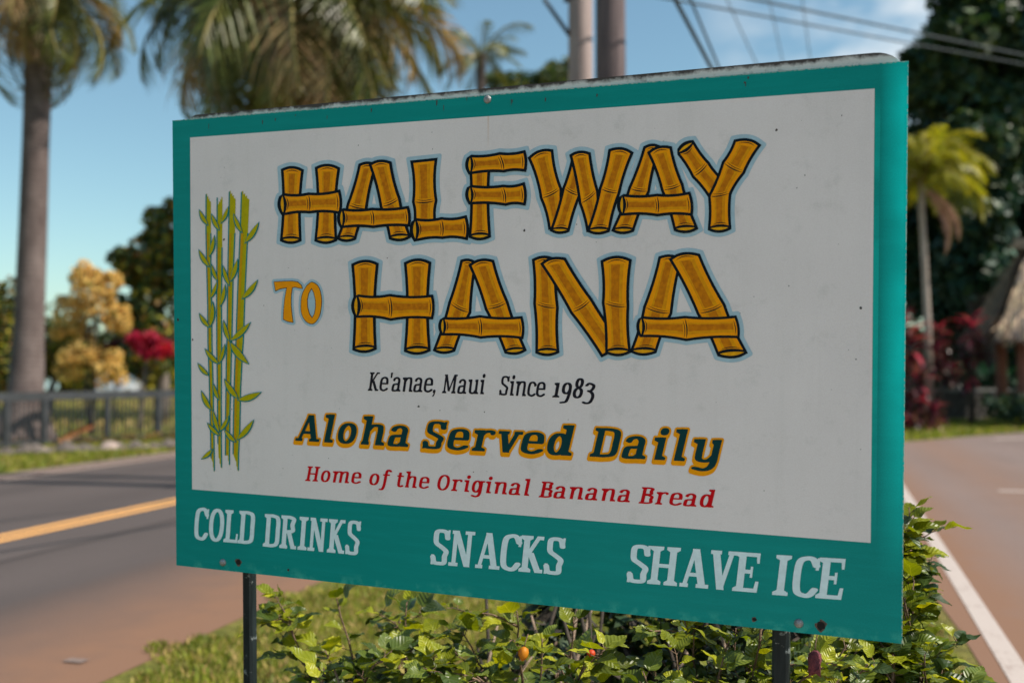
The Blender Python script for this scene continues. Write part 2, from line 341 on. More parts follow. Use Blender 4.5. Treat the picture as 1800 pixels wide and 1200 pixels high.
# ------------------------------------------------------------------ the sign
# lettering and bamboo picture: traced in photograph pixels, turned into metres on the board
def make_art():
    P=dict(TL=(303,212),TR=(1597,107),BR=(1586,1131),BL=(310,993))
    W,Hh=1.83,1.18713
    src=[(0,Hh),(W,Hh),(W,0),(0,0)]
    dst=[P['TL'],P['TR'],P['BR'],P['BL']]
    A=[]
    for (u,v),(x,y) in zip(src,dst):
        A.append([u,v,1,0,0,0,-x*u,-x*v,-x]);A.append([0,0,0,u,v,1,-y*u,-y*v,-y])
    Hm=np.linalg.svd(np.array(A))[2][-1].reshape(3,3)
    Hi=np.linalg.inv(Hm)
    def uv(p):
        q=Hi@np.array([p[0],p[1],1.0]); return q[:2]/q[2]
    def UV(pts): return np.array([uv(p) for p in pts])
    # ---------- fields
    def polyfield(pts,X,Y):
        pts=np.asarray(pts,float); n=len(pts)
        d=np.full(X.shape,1e9); ins=np.zeros(X.shape,bool)
        for i in range(n):
            x0,y0=pts[i];x1,y1=pts[(i+1)%n]
            dx,dy=x1-x0,y1-y0; L=dx*dx+dy*dy
            if L<1e-18: continue
            t=np.clip(((X-x0)*dx+(Y-y0)*dy)/L,0,1)
            d=np.minimum(d,(X-x0-t*dx)**2+(Y-y0-t*dy)**2)
            if y0!=y1:
                c=((y0>Y)!=(y1>Y))&(X<(x1-x0)*(Y-y0)/(y1-y0)+x0); ins^=c
        d=np.sqrt(d); return np.where(ins,d,-d)
    def contour(F,x0,y0,s):
        F=F.copy(); F[0,:]=F[-1,:]=-1;F[:,0]=F[:,-1]=-1
        F[F==0]=1e-9
        B=F>0
        segs={}
        a=B[:-1,:-1];b=B[:-1,1:];c=B[1:,1:];d=B[1:,:-1]
        code=a*1+b*2+c*4+d*8
        ys,xs=np.nonzero((code>0)&(code<15))
        def e(i,j,k): # edge point keys
            return (i,j,k)
        def pt(key):
            j,i,k=key  # j row, i col, k=0 horizontal edge (j,i)-(j,i+1); 1 vertical (j,i)-(j+1,i)
            f0=F[j,i]; f1=F[j,i+1] if k==0 else F[j+1,i]
            t=f0/(f0-f1)
            return (x0+(i+(t if k==0 else 0))*s, y0+(j+(t if k==1 else 0))*s)
        T={1:[('L','T')],2:[('T','R')],3:[('L','R')],4:[('R','B')],5:[('L','T'),('R','B')],6:[('T','B')],7:[('L','B')],8:[('B','L')],9:[('B','T')],10:[('T','R'),('B','L')],11:[('B','R')],12:[('R','L')],13:[('R','T')],14:[('T','L')]}
        nxt={}
        for j,i in zip(ys,xs):
            ed={'T':(j,i,0),'B':(j+1,i,0),'L':(j,i,1),'R':(j,i+1,1)}
            for p,q in T[int(code[j,i])]: nxt[ed[p]]=ed[q]
        loops=[]
        while nxt:
            st=next(iter(nxt)); k=st; lp=[]
            while k in nxt:
                lp.append(pt(k)); k=nxt.pop(k)
            if len(lp)>4: loops.append(np.array(lp))
        return loops
    def area(l): 
        x,y=l[:,0],l[:,1]; return .5*np.sum(x*np.roll(y,-1)-np.roll(x,-1)*y)
    def rdp(P,eps):
        n=len(P)
        if n<4: return P
        keep=np.zeros(n,bool)
        i0=0; i1=int(np.argmax(((P-P[0])**2).sum(1)))
        keep[i0]=keep[i1]=True
        Q=np.vstack([P,P[:1]])
        st=[(i0,i1),(i1,n)]
        while st:
            a,b=st.pop()
            if b-a<2: continue
            d=Q[b]-Q[a]; L=np.hypot(*d)+1e-12
            r=Q[a+1:b]-Q[a]
            dist=np.abs(d[0]*r[:,1]-d[1]*r[:,0])/L if L>1e-9 else np.hypot(r[:,0],r[:,1])
            k=int(np.argmax(dist))
            if dist[k]>eps:
                keep[a+1+k]=True; st+= [(a,a+1+k),(a+1+k,b)]
        return P[keep]
    def pinpoly(p,l):
        x,y=p; x0,y0=l[:,0],l[:,1]; x1,y1=np.roll(x0,-1),np.roll(y0,-1)
        m=((y0>y)!=(y1>y)); 
        with np.errstate(all='ignore'): c=m&(x<(x1-x0)*(y-y0)/(y1-y0)+x0)
        return c.sum()%2==1
    def group(loops,eps):
        loops=[rdp(l,eps) for l in loops]; loops=[l for l in loops if len(l)>=3 and abs(area(l))>(3*eps)**2]
        depth=[sum(pinpoly(l[0],m) for m in loops if m is not l) for l in loops]
        out=[]
        for i,l in enumerate(loops):
            if depth[i]%2==0:
                hs=[loops[j] for j in range(len(loops)) if depth[j]==depth[i]+1 and pinpoly(loops[j][0],l)]
                out.append([l]+hs)
        return out
    def grid(x0,x1,y0,y1,s):
        xs=np.arange(x0,x1+s,s);ys=np.arange(y0,y1+s,s)
        return np.meshgrid(xs,ys)
    # ---------- font : x=70 cap=92 asc=98
    def cr(pts,n=14):
        p=[np.array(q,float) for q in pts]; p=[2*p[0]-p[1]]+p+[2*p[-1]-p[-2]]
        o=[]
        for i in range(1,len(p)-2):
            for k in range(n):
                t=k/n
                o.append(.5*((2*p[i])+(-p[i-1]+p[i+1])*t+(2*p[i-1]-5*p[i]+4*p[i+1]-p[i+2])*t*t+(-p[i-1]+3*p[i]-3*p[i+1]+p[i+2])*t**3))
        o.append(p[-2]); return np.array(o)
    class G:
        def __init__(s,S,h,hs): s.S,s.h,s.hs=S,h,hs; s.P=[]; s.N=[]; s.adv=0
        def poly(s,*pts): s.P.append(pts)
        def stem(s,x,y0,y1,w=None):
            w=(w or s.S)/2; s.poly((x-w,y0),(x+w,y0),(x+w,y1),(x-w,y1))
        def diag(s,x0,y0,x1,y1,w): # horizontal width w
            w/=2; s.poly((x0-w,y0),(x0+w,y0),(x1+w,y1),(x1-w,y1))
        def bar(s,x0,x1,y0,y1): s.poly((x0,y0),(x1,y0),(x1,y1),(x0,y1))
        def foot(s,x,y,l,r,up=True):  # slab at y, growing up or down, bracketed
            S=s.S/2;q=s.hs;d=1 if up else -1
            s.poly((x-S-l,y),(x+S+r,y),(x+S+r,y+d*q*.8),(x+S,y+d*(q+3)),(x-S,y+d*(q+3)),(x-S-l,y+d*q*.8))
        def flag(s,x,y,f=None):
            S=s.S/2; f=s.S*.62 if f is None else f; q=s.hs
            s.poly((x-S-f,y-1),(x+S,y),(x+S,y-6),(x-S,y-q-6),(x-S-f,y-q))
        def tail(s,x,r=None):
            S=s.S/2; r=s.S*.55 if r is None else r; q=s.hs
            s.poly((x-S,14),(x-S+2,2),(x-S+5,0),(x+S+r,0),(x+S+r,q*.85),(x+S,q+3),(x+S,14))
        def nib(s,pts,a=None,b=None,n=14,a2=None):
            c=cr(pts,n); a=a or s.S/2; b=b or s.h/2; a2=a2 or a
            for i,q in enumerate(c):
                t=i/(len(c)-1); s.N.append((q[0],q[1],a+(a2-a)*t,b))
        def ring(s,cx,cy,rx,ry,a=None,b=None):
            a=a or s.S/2; b=b or s.h/2
            for i in range(90):
                t=i/90*2*math.pi; c,si=math.cos(t),math.sin(t)
                c=math.copysign(abs(c)**.88,c);si=math.copysign(abs(si)**.88,si)
                s.N.append((cx+(rx-a)*c,cy+(ry-b)*si,a,b))
        def dot(s,x,y,r): s.N.append((x,y,r,r))
        def loops(s):
            st=.6
            X,Y=grid(-30,170,-45,115,st); F=np.full(X.shape,-1e9)
            for p in s.P: F=np.maximum(F,polyfield(p,X,Y))
            for (x,y,a,b) in s.N:
                i0=max(0,int((x-a-2+30)/st));i1=int((x+a+2+30)/st)+2;j0=max(0,int((y-b-2+45)/st));j1=int((y+b+2+45)/st)+2
                xx=X[j0:j1,i0:i1];yy=Y[j0:j1,i0:i1]
                r=((abs(xx-x)/a)**2.3+(abs(yy-y)/b)**2.3)**(1/2.3)
                F[j0:j1,i0:i1]=np.maximum(F[j0:j1,i0:i1],(1-r)*min(a,b))
            return contour(F,-30,-45,st)
    def glyph(ch,S,h,hs):
        g=G(S,h,hs); a=S/2; q=hs; X=70; C=92; K=98; W=S*.5; e=S*.62
        def bowl(cx,rx,cy=35,ry=36): g.ring(cx,cy,rx,ry)
        if ch=='l': g.stem(a+e,0,K);g.flag(a+e,K);g.tail(a+e); g.adv=S+e+W+5
        elif ch=='i': g.stem(a+e,0,X);g.flag(a+e,X);g.tail(a+e);g.dot(a+e+2,88,S*.62); g.adv=S+e+W+5
        elif ch=='o': bowl(30,30); g.adv=65
        elif ch=='e':
            g.nib([(56-a*.4,38),(53-a*.4,57),(42,69-h/2),(30,71-h/2),(13,60),(a,35),(12,11),(30,h/2-1),(45,h/2+2),(55,h/2+8)],n=18)
            g.bar(a,58,33,33+h*.95); g.adv=64
        elif ch=='c':
            g.nib([(50,54),(44,66-h/2),(32,71-h/2),(14,61),(a,35),(12,11),(30,h/2-1),(42,h/2+1),(51,h/2+7)],n=18); g.dot(50-a*.3,54,a*.85); g.adv=58
        elif ch=='a':
            x=48-a*.3
            g.nib([(10,55),(14,62),(26,71-h/2),(38,69-h/2),(x,56),(x,40),(x,10)],n=18); g.dot(12,56,a*.8)
            g.nib([(x,42-h/2),(30,40-h/2),(12,33),(a-1,19),(9,5),(22,h/2-1),(36,5),(x,14)],n=16)
            g.tail(x); g.adv=x+S+6
        elif ch in 'nhmr':
            top=K if ch=='h' else X; x=a+e
            g.stem(x,0,top); g.flag(x,top)
            if ch=='r':
                g.nib([(x,50),(x+10,63),(x+24,71-h/2),(x+33,68-h/2)],a=a*.75); g.dot(x+33,62,a*.8); g.foot(x,0,e*.7,e); g.adv=x+44
            elif ch=='m':
                for k in (0,1):
                    b=x+k*38
                    g.nib([(b,48),(b+10,63),(b+22,71-h/2),(b+34,65),(b+38,50),(b+38,40)],n=16); g.stem(b+38,0,45)
                g.tail(x+76); g.adv=x+76+S+5
            else:
                g.nib([(x,48),(x+12,64),(x+26,71-h/2),(x+38,65),(x+42,50),(x+42,40)],n=16); g.stem(x+42,0,45); g.tail(x+42); g.adv=x+42+S+5
                g.foot(x,0,e*.3,e*.3) if ch=='h' else None
        elif ch=='u':
            x=a+e; g.stem(x,22,X);g.flag(x,X); g.nib([(x,28),(x+2,10),(x+14,h/2-1),(x+30,6),(x+42,20)],n=16)
            g.stem(x+42,0,X); g.flag(x+42,X,e*.5); g.tail(x+42); g.adv=x+42+S+5
        elif ch=='d':
            bowl(28,28); x=52; g.stem(x,0,K); g.flag(x,K); g.tail(x); g.adv=x+S+5
        elif ch=='v':
            g.diag(30,0,12,X,S*1.02); g.diag(30,0,52,X,S*.72); g.bar(12-a-e*.5,12+a+e*.6,X-q,X); g.bar(52-a-1,52+a+e*.4,X-q,X); g.adv=60
        elif ch=='y':
            x=a+e; g.stem(x,22,X);g.flag(x,X); g.nib([(x,28),(x+2,10),(x+13,h/2-1),(x+30,6),(x+42,20)],n=16)
            g.nib([(x+42,X-h/2),(x+42,30),(x+42,2),(x+36,-16),(x+20,-28+h/2),(x-2,-24+h/2)],n=18); g.flag(x+42,X,e*.5); g.adv=x+42+a+8
        elif ch=='f':
            x=24; g.nib([(x+24,88),(x+17,98-h/2),(x+6,94),(x,78),(x,40),(x-1,0),(x-8,-22),(x-20,-28+h/2)],n=16); g.bar(x-a-9,x+a+14,X-q,X); g.adv=x+a+18
        elif ch=='t':
            x=a+9; g.nib([(x,84),(x,60),(x,20),(x+5,5),(x+16,h/2-1),(x+24,h/2+4)],n=16); g.bar(x-a-8,x+a+15,X-q,X); g.adv=x+a+19
        elif ch=='g':
            bowl(28,28); x=52; g.nib([(x,X-h/2),(x,30),(x,0),(x-6,-18),(x-22,-29+h/2),(x-40,-24+h/2)],n=18); g.bar(x-a,x+a+e,X-q,X); g.adv=x+a+9
        elif ch=="'": g.poly((4,C),(4+S*.9,C),(4+S*.7,C-26),(6,C-26)); g.adv=S+6
        elif ch==',': g.dot(a+2,5,a*1.1); g.nib([(a+4,3),(a+4,-8),(a-3,-18)],a=a*.5,b=3); g.adv=S+8
        elif ch=='1': x=a+12; g.stem(x,0,X); g.flag(x,X,10); g.foot(x,0,10,10); g.adv=x+a+15
        elif ch=='9': g.ring(26,44,26,28); g.nib([(52-a,44),(52-a,20),(46-a,-8),(30,-20),(8,-28+h/2)],n=18); g.adv=60
        elif ch=='8': g.ring(26,70,22,24,b=h/2); g.ring(26,24,26,26); g.adv=60
        elif ch=='3': g.nib([(4,60),(14,69),(28,71-h/2),(40,60),(40,48),(30,35),(18,30+h/2)],n=16); g.nib([(18,30+h/2),(34,28),(44,15),(44,-2),(34,-20),(16,-28+h/2),(2,-24+h/2)],n=16); g.adv=60
        # ---- capitals
        elif ch=='A':
            g.diag(31,C,8,0,S*.62); g.diag(33,C,60,0,S*1.05); g.bar(16,52,26,26+q); g.bar(26-a*.2,38+a*.6,C-q,C)
            g.bar(-4,20,0,q); g.bar(60-a-8,60+a+8,0,q); g.adv=74
        elif ch=='H':
            for x in (12,60): g.stem(x,0,C); g.foot(x,0,e*.8,e*.8); g.foot(x,C,e*.8,e*.8,False)
            g.bar(12,60,C/2-h/2,C/2+h/2); g.adv=60+a+e*.8+8
        elif ch=='K':
            x=12; g.stem(x,0,C); g.foot(x,0,e*.8,e*.8); g.foot(x,C,e*.8,e*.8,False)
            g.diag(14,38,52,C,S*.75); g.diag(26,50,56,0,S*1.1); g.bar(44,66,C-q,C); g.bar(50-a*.5,70,0,q); g.adv=74
        elif ch=='M':
            g.stem(10,0,C,S*.7); g.stem(76,0,C,S); g.diag(12,C,42,10,S*.95); g.diag(42,10,72,C,S*.6)
            g.foot(10,0,e*.7,e*.7); g.foot(76,0,e*.7,e*.7); g.bar(0,14,C-q,C); g.bar(72,76+a+e*.7,C-q,C); g.adv=76+a+e+8
        elif ch=='N':
            x0,x1=12,60; g.stem(x0,0,C,S*.72); g.stem(x1,0,C,S*.72); g.diag(13,C,x1-2,0,S*1.05)
            g.bar(x0-a-e*.6,x0+a+e*.4,0,q); g.bar(0,x0+4,C-q,C); g.bar(x1-a-e*.5,x1+a+e*.6,C-q,C); g.adv=x1+a+e+6
        elif ch=='S':
            g.nib([(50,70),(44,85),(28,C+1-h/2),(12,85),(a,70),(13,56),(30,47),(48,36),(54-a,22),(44,6),(26,h/2-1),(10,6),(4,20)],n=18,a=S*.46)
            g.poly((50-a*.3,66),(50+a*.6,66),(50+a*.8,C),(50-a*.0,C)); g.poly((4-a*.6,0),(4+a*.2,0),(4+a*.4,26),(4-a*.6,26)); g.adv=62
        elif ch=='C':
            g.nib([(58,72),(48,86),(33,C+1-h/2),(14,80),(a,46),(14,12),(34,h/2-1),(48,6),(59,18)],n=18)
            g.poly((58-a*.2,62),(58+a*.7,62),(58+a*.8,C-2),(58+a*.1,C-2)); g.adv=68
        elif ch=='O': g.ring(36,C/2,36,C/2+1); g.adv=78
        elif ch=='D':
            x=12; g.stem(x,0,C); g.foot(x,0,e*.8,0); g.foot(x,C,e*.8,0,False)
            g.nib([(x,C-h/2),(34,C-h/2),(56,80),(68-a,46),(56,12),(34,h/2),(x,h/2)],n=18); g.adv=75
        elif ch=='B':
            x=12; g.stem(x,0,C); g.foot(x,0,e*.8,0); g.foot(x,C,e*.8,0,False)
            g.nib([(x,C-h/2),(34,C-h/2),(50,84),(54-a,70),(48,56),(32,48+h/2),(x,48+h/2)],n=16)
            g.nib([(x,48),(36,48),(54,40),(60-a,25),(54,9),(36,h/2),(x,h/2)],n=16); g.adv=66
        elif ch=='R':
            x=12; g.stem(x,0,C); g.foot(x,0,e*.8,e*.6); g.foot(x,C,e*.8,0,False)
            g.nib([(x,C-h/2),(34,C-h/2),(52,82),(56-a,67),(50,52),(34,43+h/2),(x,43+h/2)],n=16)
            g.diag(32,46,56,0,S*1.05); g.bar(52,70,0,q); g.adv=74
        elif ch=='L':
            x=12; g.stem(x,0,C); g.foot(x,0,e*.8,0); g.foot(x,C,e*.8,e*.8,False); g.bar(x,56,0,q); g.poly((56-q*.9,0),(58,0),(60,26),(56-q*.5,26)); g.adv=64
        elif ch=='I':
            x=a+e*.9; g.stem(x,0,C); g.foot(x,0,e*.9,e*.9); g.foot(x,C,e*.9,e*.9,False); g.adv=2*x+6
        elif ch=='E':
            x=12; g.stem(x,0,C); g.foot(x,0,e*.8,0); g.foot(x,C,e*.8,0,False); g.bar(x,56,0,q); g.bar(x,54,C-q,C); g.bar(x,42,43,43+q)
            g.poly((56-q*.9,0),(60,0),(62,26),(56-q*.3,26)); g.poly((56-q*.8,C),(59,C),(59,C-24),(56-q*.4,C-24)); g.poly((40-q*.4,34),(43,34),(43,60),(40-q*.4,60)); g.adv=66
        elif ch=='V':
            g.diag(34,0,12,C,S*1.05); g.diag(34,0,58,C,S*.65); g.bar(-2,28,C-q,C); g.bar(46,72,C-q,C); g.adv=72
        else: raise Exception(ch)
        return g
    _c={}
    def gl(ch,st):
        k=(ch,)+st
        if k not in _c:
            g=glyph(ch,*st); _c[k]=(g.loops(),g.adv)
        return _c[k]
    def word(txt,st,p0,p1,h0,h1,shear,track=0):
        GI=[]
        """p0,p1: px of left/right extents on the baseline; h0,h1 cap height px there"""
        x=0;L=[]
        for ch in txt:
            l,ad=gl(ch,st)
            for q in l:
                q=q.copy(); q[:,0]+=x+shear*q[:,1]; L.append(q); GI.append(x)
            x+=ad+track
        mn=min(q[:,0].min() for q in L); mx=max(q[:,0].max() for q in L)
        a=uv(p0);b=uv(p1)
        ta=uv((p0[0],p0[1]-h0));tb=uv((p1[0],p1[1]-h1))
        H=((ta[1]-a[1])+(tb[1]-b[1]))/2/92
        out=[]
        for q in L:
            s=(q[:,0]-mn)/(mx-mn)
            out.append(np.stack([a[0]+(b[0]-a[0])*s,a[1]+(b[1]-a[1])*s+q[:,1]*H],1))
        per={}
        for g_,q in zip(GI,out): per.setdefault(g_,[]).append(q)
        return list(per.values()),H*92,(b[0]-a[0])/(mx-mn)
    def union(glyphs,off,shift=None,s=.0005):
        if not isinstance(glyphs[0],list): glyphs=[glyphs]
        al=np.vstack([q for g_ in glyphs for q in g_]); m=off+.004; x0,y0=al.min(0)-m; x1,y1=al.max(0)+m
        if shift is not None: y0+=min(0,shift[1]); x0+=min(0,shift[0])
        X,Y=grid(x0,x1,y0,y1,s); F=np.full(X.shape,-1.)
        for grp in [x_ for g_ in glyphs for x_ in group(g_,1e-5)]:
            a=np.vstack(grp)
            for sh in ([(0,0)] if shift is None else [(shift[0]*t,shift[1]*t) for t in (0,.2,.4,.6,.8,1)]):
                bx0,by0=a.min(0)-m+sh;bx1,by1=a.max(0)+m+sh
                i0=max(0,int((bx0-x0)/s));i1=int((bx1-x0)/s)+2;j0=max(0,int((by0-y0)/s));j1=int((by1-y0)/s)+2
                xx=X[j0:j1,i0:i1]-sh[0];yy=Y[j0:j1,i0:i1]-sh[1]
                f=None
                for k,l in enumerate(grp):
                    g=polyfield(rdp(l,.00008),xx,yy); f=g if k==0 else np.minimum(f,-g)
                F[j0:j1,i0:i1]=np.maximum(F[j0:j1,i0:i1],f+off)
        return contour(F,x0,y0,s)
    OUT={}
    def enc(groups): return [[[ [float(x),float(y)] for x,y in l] for l in g] for g in groups]
    EPS=.00012
    def save(n,loops,eps=EPS): OUT.setdefault(n,[]).extend(enc(group(loops,eps)))
    sty=(16.5,8.5,8)   # black
    words=[("Ke'anae,",sty,(646.7,686.3),(766,689.5),32.8,33,'place_text'),("Maui",sty,(777,690.6),(854,692.6),33.3,33.3,'place_text'),
    ("Since",sty,(877.5,694),(959.5,697.6),34,34,'place_text'),("1983",sty,(971,698),(1047,700),34,34.5,'place_text')]
    red=(17.5,8.5,8.5)
    words+=[("Home",red,(536.7,844.6),(636,850),26.2,26.5,'red_text'),("of",red,(649.5,851.5),(690,854),26.5,26.7,'red_text'),("the",red,(698.5,855),(755.5,858.8),26.8,27,'red_text'),
    ("Original",red,(769,860.5),(933,871),27,28,'red_text'),("Banana",red,(947,873.2),(1107.5,882.2),28,28.8,'red_text'),("Bread",red,(1122.5,884),(1257.5,891.8),29,29.8,'red_text')]
    cap=(19.5,9,9)
    words+=[("COLD",cap,(342,947.5),(449,956.5),56.5,57.5,'menu_cold'),("DRINKS",cap,(462,959.5),(635.5,975.5),57.5,59.5,'menu_cold'),
    ("SNACKS",cap,(756.5,990.5),(995,1010.5),61.5,65.5,'menu_snacks'),("SHAVE",cap,(1101.5,1022),(1337,1041.5),66,70,'menu_ice'),("ICE",cap,(1357,1044.5),(1486,1054),70.5,72.5,'menu_ice')]
    for t,st,p0,p1,h0,h1,n in words:
        sh=.13 if st is cap else .2
        L,H,sx=word(t,st,p0,p1,h0,h1,sh, 3 if st is cap else (7 if st is red else 1))
        for q in L: save('word '+t,q)
    al=(18.5,9,10); AL=[]
    for t,p0,p1,h0,h1 in [("Aloha",(519.5,774),(718.5,785.2),46.4,47.7),("Served",(742.5,787.2),(1010.5,801),48,50.5),("Daily",(1036.5,801.8),(1269.5,813.2),51.5,53)]:
        L,H,sx=word(t,al,p0,p1,h0,h1,.2,8); [save('word '+t,q) for q in L]; save('edge '+t,union(L,.0042,(-.0022,-.0065)),.0002)
    # ---------- bamboo logs
    def bez(a,c,b,n=7):
        t=np.linspace(0,1,n)[:,None]; return (1-t)**2*a+2*t*(1-t)*c+t*t*b
    def mit(p,d):
        p=np.asarray(p); n=len(p)
        if area(p)<0: p=p[::-1]
        o=[]
        for i in range(n):
            a=p[i]-p[i-1]; b=p[(i+1)%n]-p[i]
            a=a/(np.hypot(*a)+1e-12);b=b/(np.hypot(*b)+1e-12)
            na=np.array([a[1],-a[0]]);nb=np.array([b[1],-b[0]]); m=na+nb; L=np.hypot(*m)
            if L<.3: m=na; L=1
            m/=L; k=min(1/max(.35,m@na),1.7)
            o.append(p[i]+m*d*k)
        return np.array(o)
    LOGS=[]; HALO={}
    def log(word_,letter,org,st,e0,e1,pin=.075,t=19.5):
        """st: [(L,R)...] in zoom px; e0/e1: 'cap','lens','flat','hid'"""
        S=[(np.array(l,float),np.array(r,float)) for l,r in st]
        layers=[]
        def to(p): return UV(np.asarray(p)/3.9130+np.array(org))
        n=len(S)
        mid=[(l+r)/2 for l,r in S]
        ax=[]
        for i in range(n):
            a=mid[min(i+1,n-1)]-mid[max(i-1,0)]; ax.append(a/np.hypot(*a))
        def side(k,inset):
            out=[]
            for i in range(n-1):
                a,b=S[i][k],S[i+1][k]; oa,ob=S[i][1-k],S[i+1][1-k]
                w=(np.hypot(*(a-oa))+np.hypot(*(b-ob)))/2
                m=(a+b)/2; om=(oa+ob)/2; dirn=(om-m)/np.hypot(*(om-m))
                lo=0.02*0
                out.append(bez(a,m+dirn*w*inset*2,b))
            return np.vstack(out)
        def arc(p,q,ax_,bul,n=9):
            return bez(p,(p+q)/2+ax_*bul*2,q,n)
        w0=np.hypot(*(S[0][0]-S[0][1])); w1=np.hypot(*(S[-1][0]-S[-1][1]))
        lens=[]
        L=side(0,pin);R=side(1,pin)
        b0=w0*.13; b1=w1*.10
        # body: L forward, end arc, R back, start arc
        endb= {'cap':b1,'lens':-b1*.9,'flat':w1*.06,'hid':0}[e1]
        stb = {'cap':b0,'lens':-b0*.9,'flat':0,'hid':0}[e0]
        body=np.vstack([L,arc(S[-1][0],S[-1][1],ax[-1],endb)[1:-1],R[::-1],arc(S[0][1],S[0][0],-ax[0],stb)[1:-1]])
        # black base: same but with outward ends
        gap=7
        def lensgeo(p,q,axd,w):
            g=gap+w*.06
            a=p+axd*g;b=q+axd*g
            up=arc(a,b,axd,-w*.05); dn=arc(b,a,axd,w*.12 if True else 0)
            return np.vstack([up,dn[1:-1]]), a,b
        oL,oR=S[-1]; 
        if e1=='lens':
            ln,a,b=lensgeo(S[-1][0],S[-1][1],ax[-1],w1); lens.append(ln); endarc=np.vstack([a,arc(a,b,ax[-1],w1*.12)[1:-1],b])
        else: endarc=arc(S[-1][0],S[-1][1],ax[-1],endb)
        if e0=='lens':
            ln,a,b=lensgeo(S[0][1],S[0][0],-ax[0],w0); lens.append(ln); starc=np.vstack([a,arc(a,b,-ax[0],w0*.16)[1:-1],b])
        else: starc=arc(S[0][1],S[0][0],-ax[0],stb)
        base=np.vstack([L[:-1],endarc,R[::-1][1:-1],starc[:-1]])
        tt=t/3.913*.00141*1.0
        def dd(p):
            k=[p[0]]
            for q in p[1:]:
                if np.hypot(*(q-k[-1]))>1.2: k.append(q)
            if np.hypot(*(k[0]-k[-1]))<1.2: k.pop()
            return np.array(k)
        base=dd(base); body=dd(body)
        bl=mit(base,t); halo=mit(base,t+13)
        layers.append(('black',to(bl)));layers.append(('amber',to(body)))
        # stripes per segment
        for i in range(n-1):
            (a,b),(c,d)=S[i],S[i+1]
            for f0,f1,col,ins in ((.20,.82,'gold',.02),(.29,.66,'brown',.12)):
                ln=np.hypot(*(mid[i+1]-mid[i]))
                if ln<40: continue
                i0=min(.35,(14+ins*40)/ln); 
                def P(f,g):
                    p=a+(b-a)*f; q=c+(d-c)*f; m=(p+q)/2
                    cen=(a+b+c+d)/4
                    r=p+(q-p)*g; wv=(b-a+d-c)/2
                    return r+ wv*pin*(1-2*f)*4*g*(1-g)
                gs=np.linspace(i0,1-i0,7)
                pl=[P(f0,g) for g in gs]+[P(f1,g) for g in gs[::-1]]
                layers.append((col,to(pl)))
        def line(p,q,axd,bul,th):
            A_=arc(p,q,axd,bul+th/2);B_=arc(q,p,axd,bul-th/2)
            layers.append(('black',to(np.vstack([A_,B_]))))
        for i in range(1,n-1):
            l,r=S[i]; w=np.hypot(*(l-r)); u=(r-l)/w
            line(l-u*3,r+u*3,ax[i],w*.07,9.5); line(l+u*w*.08-ax[i]*15,r-u*w*.04-ax[i]*14,ax[i],w*.07,6)
        if e1=='lens': 
            l,r=S[-1]; u=(r-l)/w1
            line(l-u*2+ax[-1]*5,r+u*2+ax[-1]*5,ax[-1],-b1*.9,8); line(l+u*w1*.1-ax[-1]*9,r-u*w1*.03-ax[-1]*9,ax[-1],-b1,6.5)
        if e0=='lens':
            l,r=S[0]; u=(r-l)/w0
            line(l-u*2-ax[0]*3,r+u*2-ax[0]*3,-ax[0],-b0*.9,8); line(l+u*w0*.05+ax[0]*9,r-u*w0*.1+ax[0]*9,-ax[0],-b0,6.5)
        if e1=='cap':
            l,r=S[-1];u=(r-l)/w1; line(l+u*w1*.1-ax[-1]*10,r-u*w1*.05-ax[-1]*10,ax[-1],b1,6.5)
        if e0=='cap':
            l,r=S[0];u=(r-l)/w0; line(l+u*w0*.1+ax[0]*10,r-u*w0*.08+ax[0]*10,-ax[0],b0,6.5)
        if e1=='flat':
            l,r=S[-1];u=(r-l)/w1; line(l+u*w1*.1-ax[-1]*11,r-u*w1*.05-ax[-1]*11,ax[-1],w1*.06,6)
        for ln in lens: layers.append(('gold2',to(ln)))
        LOGS.append((letter,layers)); HALO.setdefault(word_,[]).append(to(halo))
    Z1=(460,220);Z2=(900,220);Z3=(460,430);Z4=(900,430)
    def bar(w,l,o,st,t=19.5): log(w,l,o,st,'lens','flat',t=t)
    w='one'
    log(w,'H1',Z1,[((154,315),(272,318)),((148,772),(258,772))],'cap','lens',pin=.1)
    log(w,'H1',Z1,[((388,302),(522,305)),((385,772),(503,770))],'cap','lens',pin=.11)
    bar(w,'H1',Z1,[((160,488),(165,602)),((325,483),(330,590)),((528,465),(532,592))])
    log(w,'A1',Z1,[((686,282),(775,282)),((606,550),(712,573)),((545,762),(640,762))],'cap','lens',pin=.06)
    log(w,'A1',Z1,[((762,278),(880,268)),((835,560),(942,512)),((893,758),(1006,750))],'cap','lens',pin=.06)
    bar(w,'A1',Z1,[((570,592),(570,690)),((765,588),(772,690)),((1002,578),(1008,680))])
    log(w,'L1',Z1,[((1045,262),(1190,247)),((1055,528),(1192,520)),((1060,690),(1188,690))],'flat','hid')
    bar(w,'L1',Z1,[((1072,660),(1074,780)),((1240,652),(1245,765)),((1398,642),(1404,770))])
    log(w,'F1',Z1,[((1450,300),(1556,300)),((1447,748),(1560,745))],'hid','lens',pin=.08)
    bar(w,'F1',Z1,[((1450,225),(1450,320)),((1640,207),(1668,308)),((1802,196),(1806,302))])
    bar(w,'F1',Z1,[((1450,432),(1452,528)),((1665,430),(1680,537)),((1798,417),(1803,533))])
    log(w,'W1',Z2,[((132,230),(268,185)),((212,500),(328,442)),((268,700),(350,690))],'cap','hid')
    log(w,'W1',Z2,[((430,225),(520,260)),((366,438),(455,482)),((288,706),(384,708))],'hid','lens',pin=.05)
    log(w,'W1',Z2,[((418,215),(526,205)),((480,535),(580,460)),((530,715),(610,700))],'cap','hid',pin=.05)
    log(w,'W1',Z2,[((682,182),(815,197)),((618,440),(728,466)),((542,708),(662,706))],'cap','lens',pin=.06)
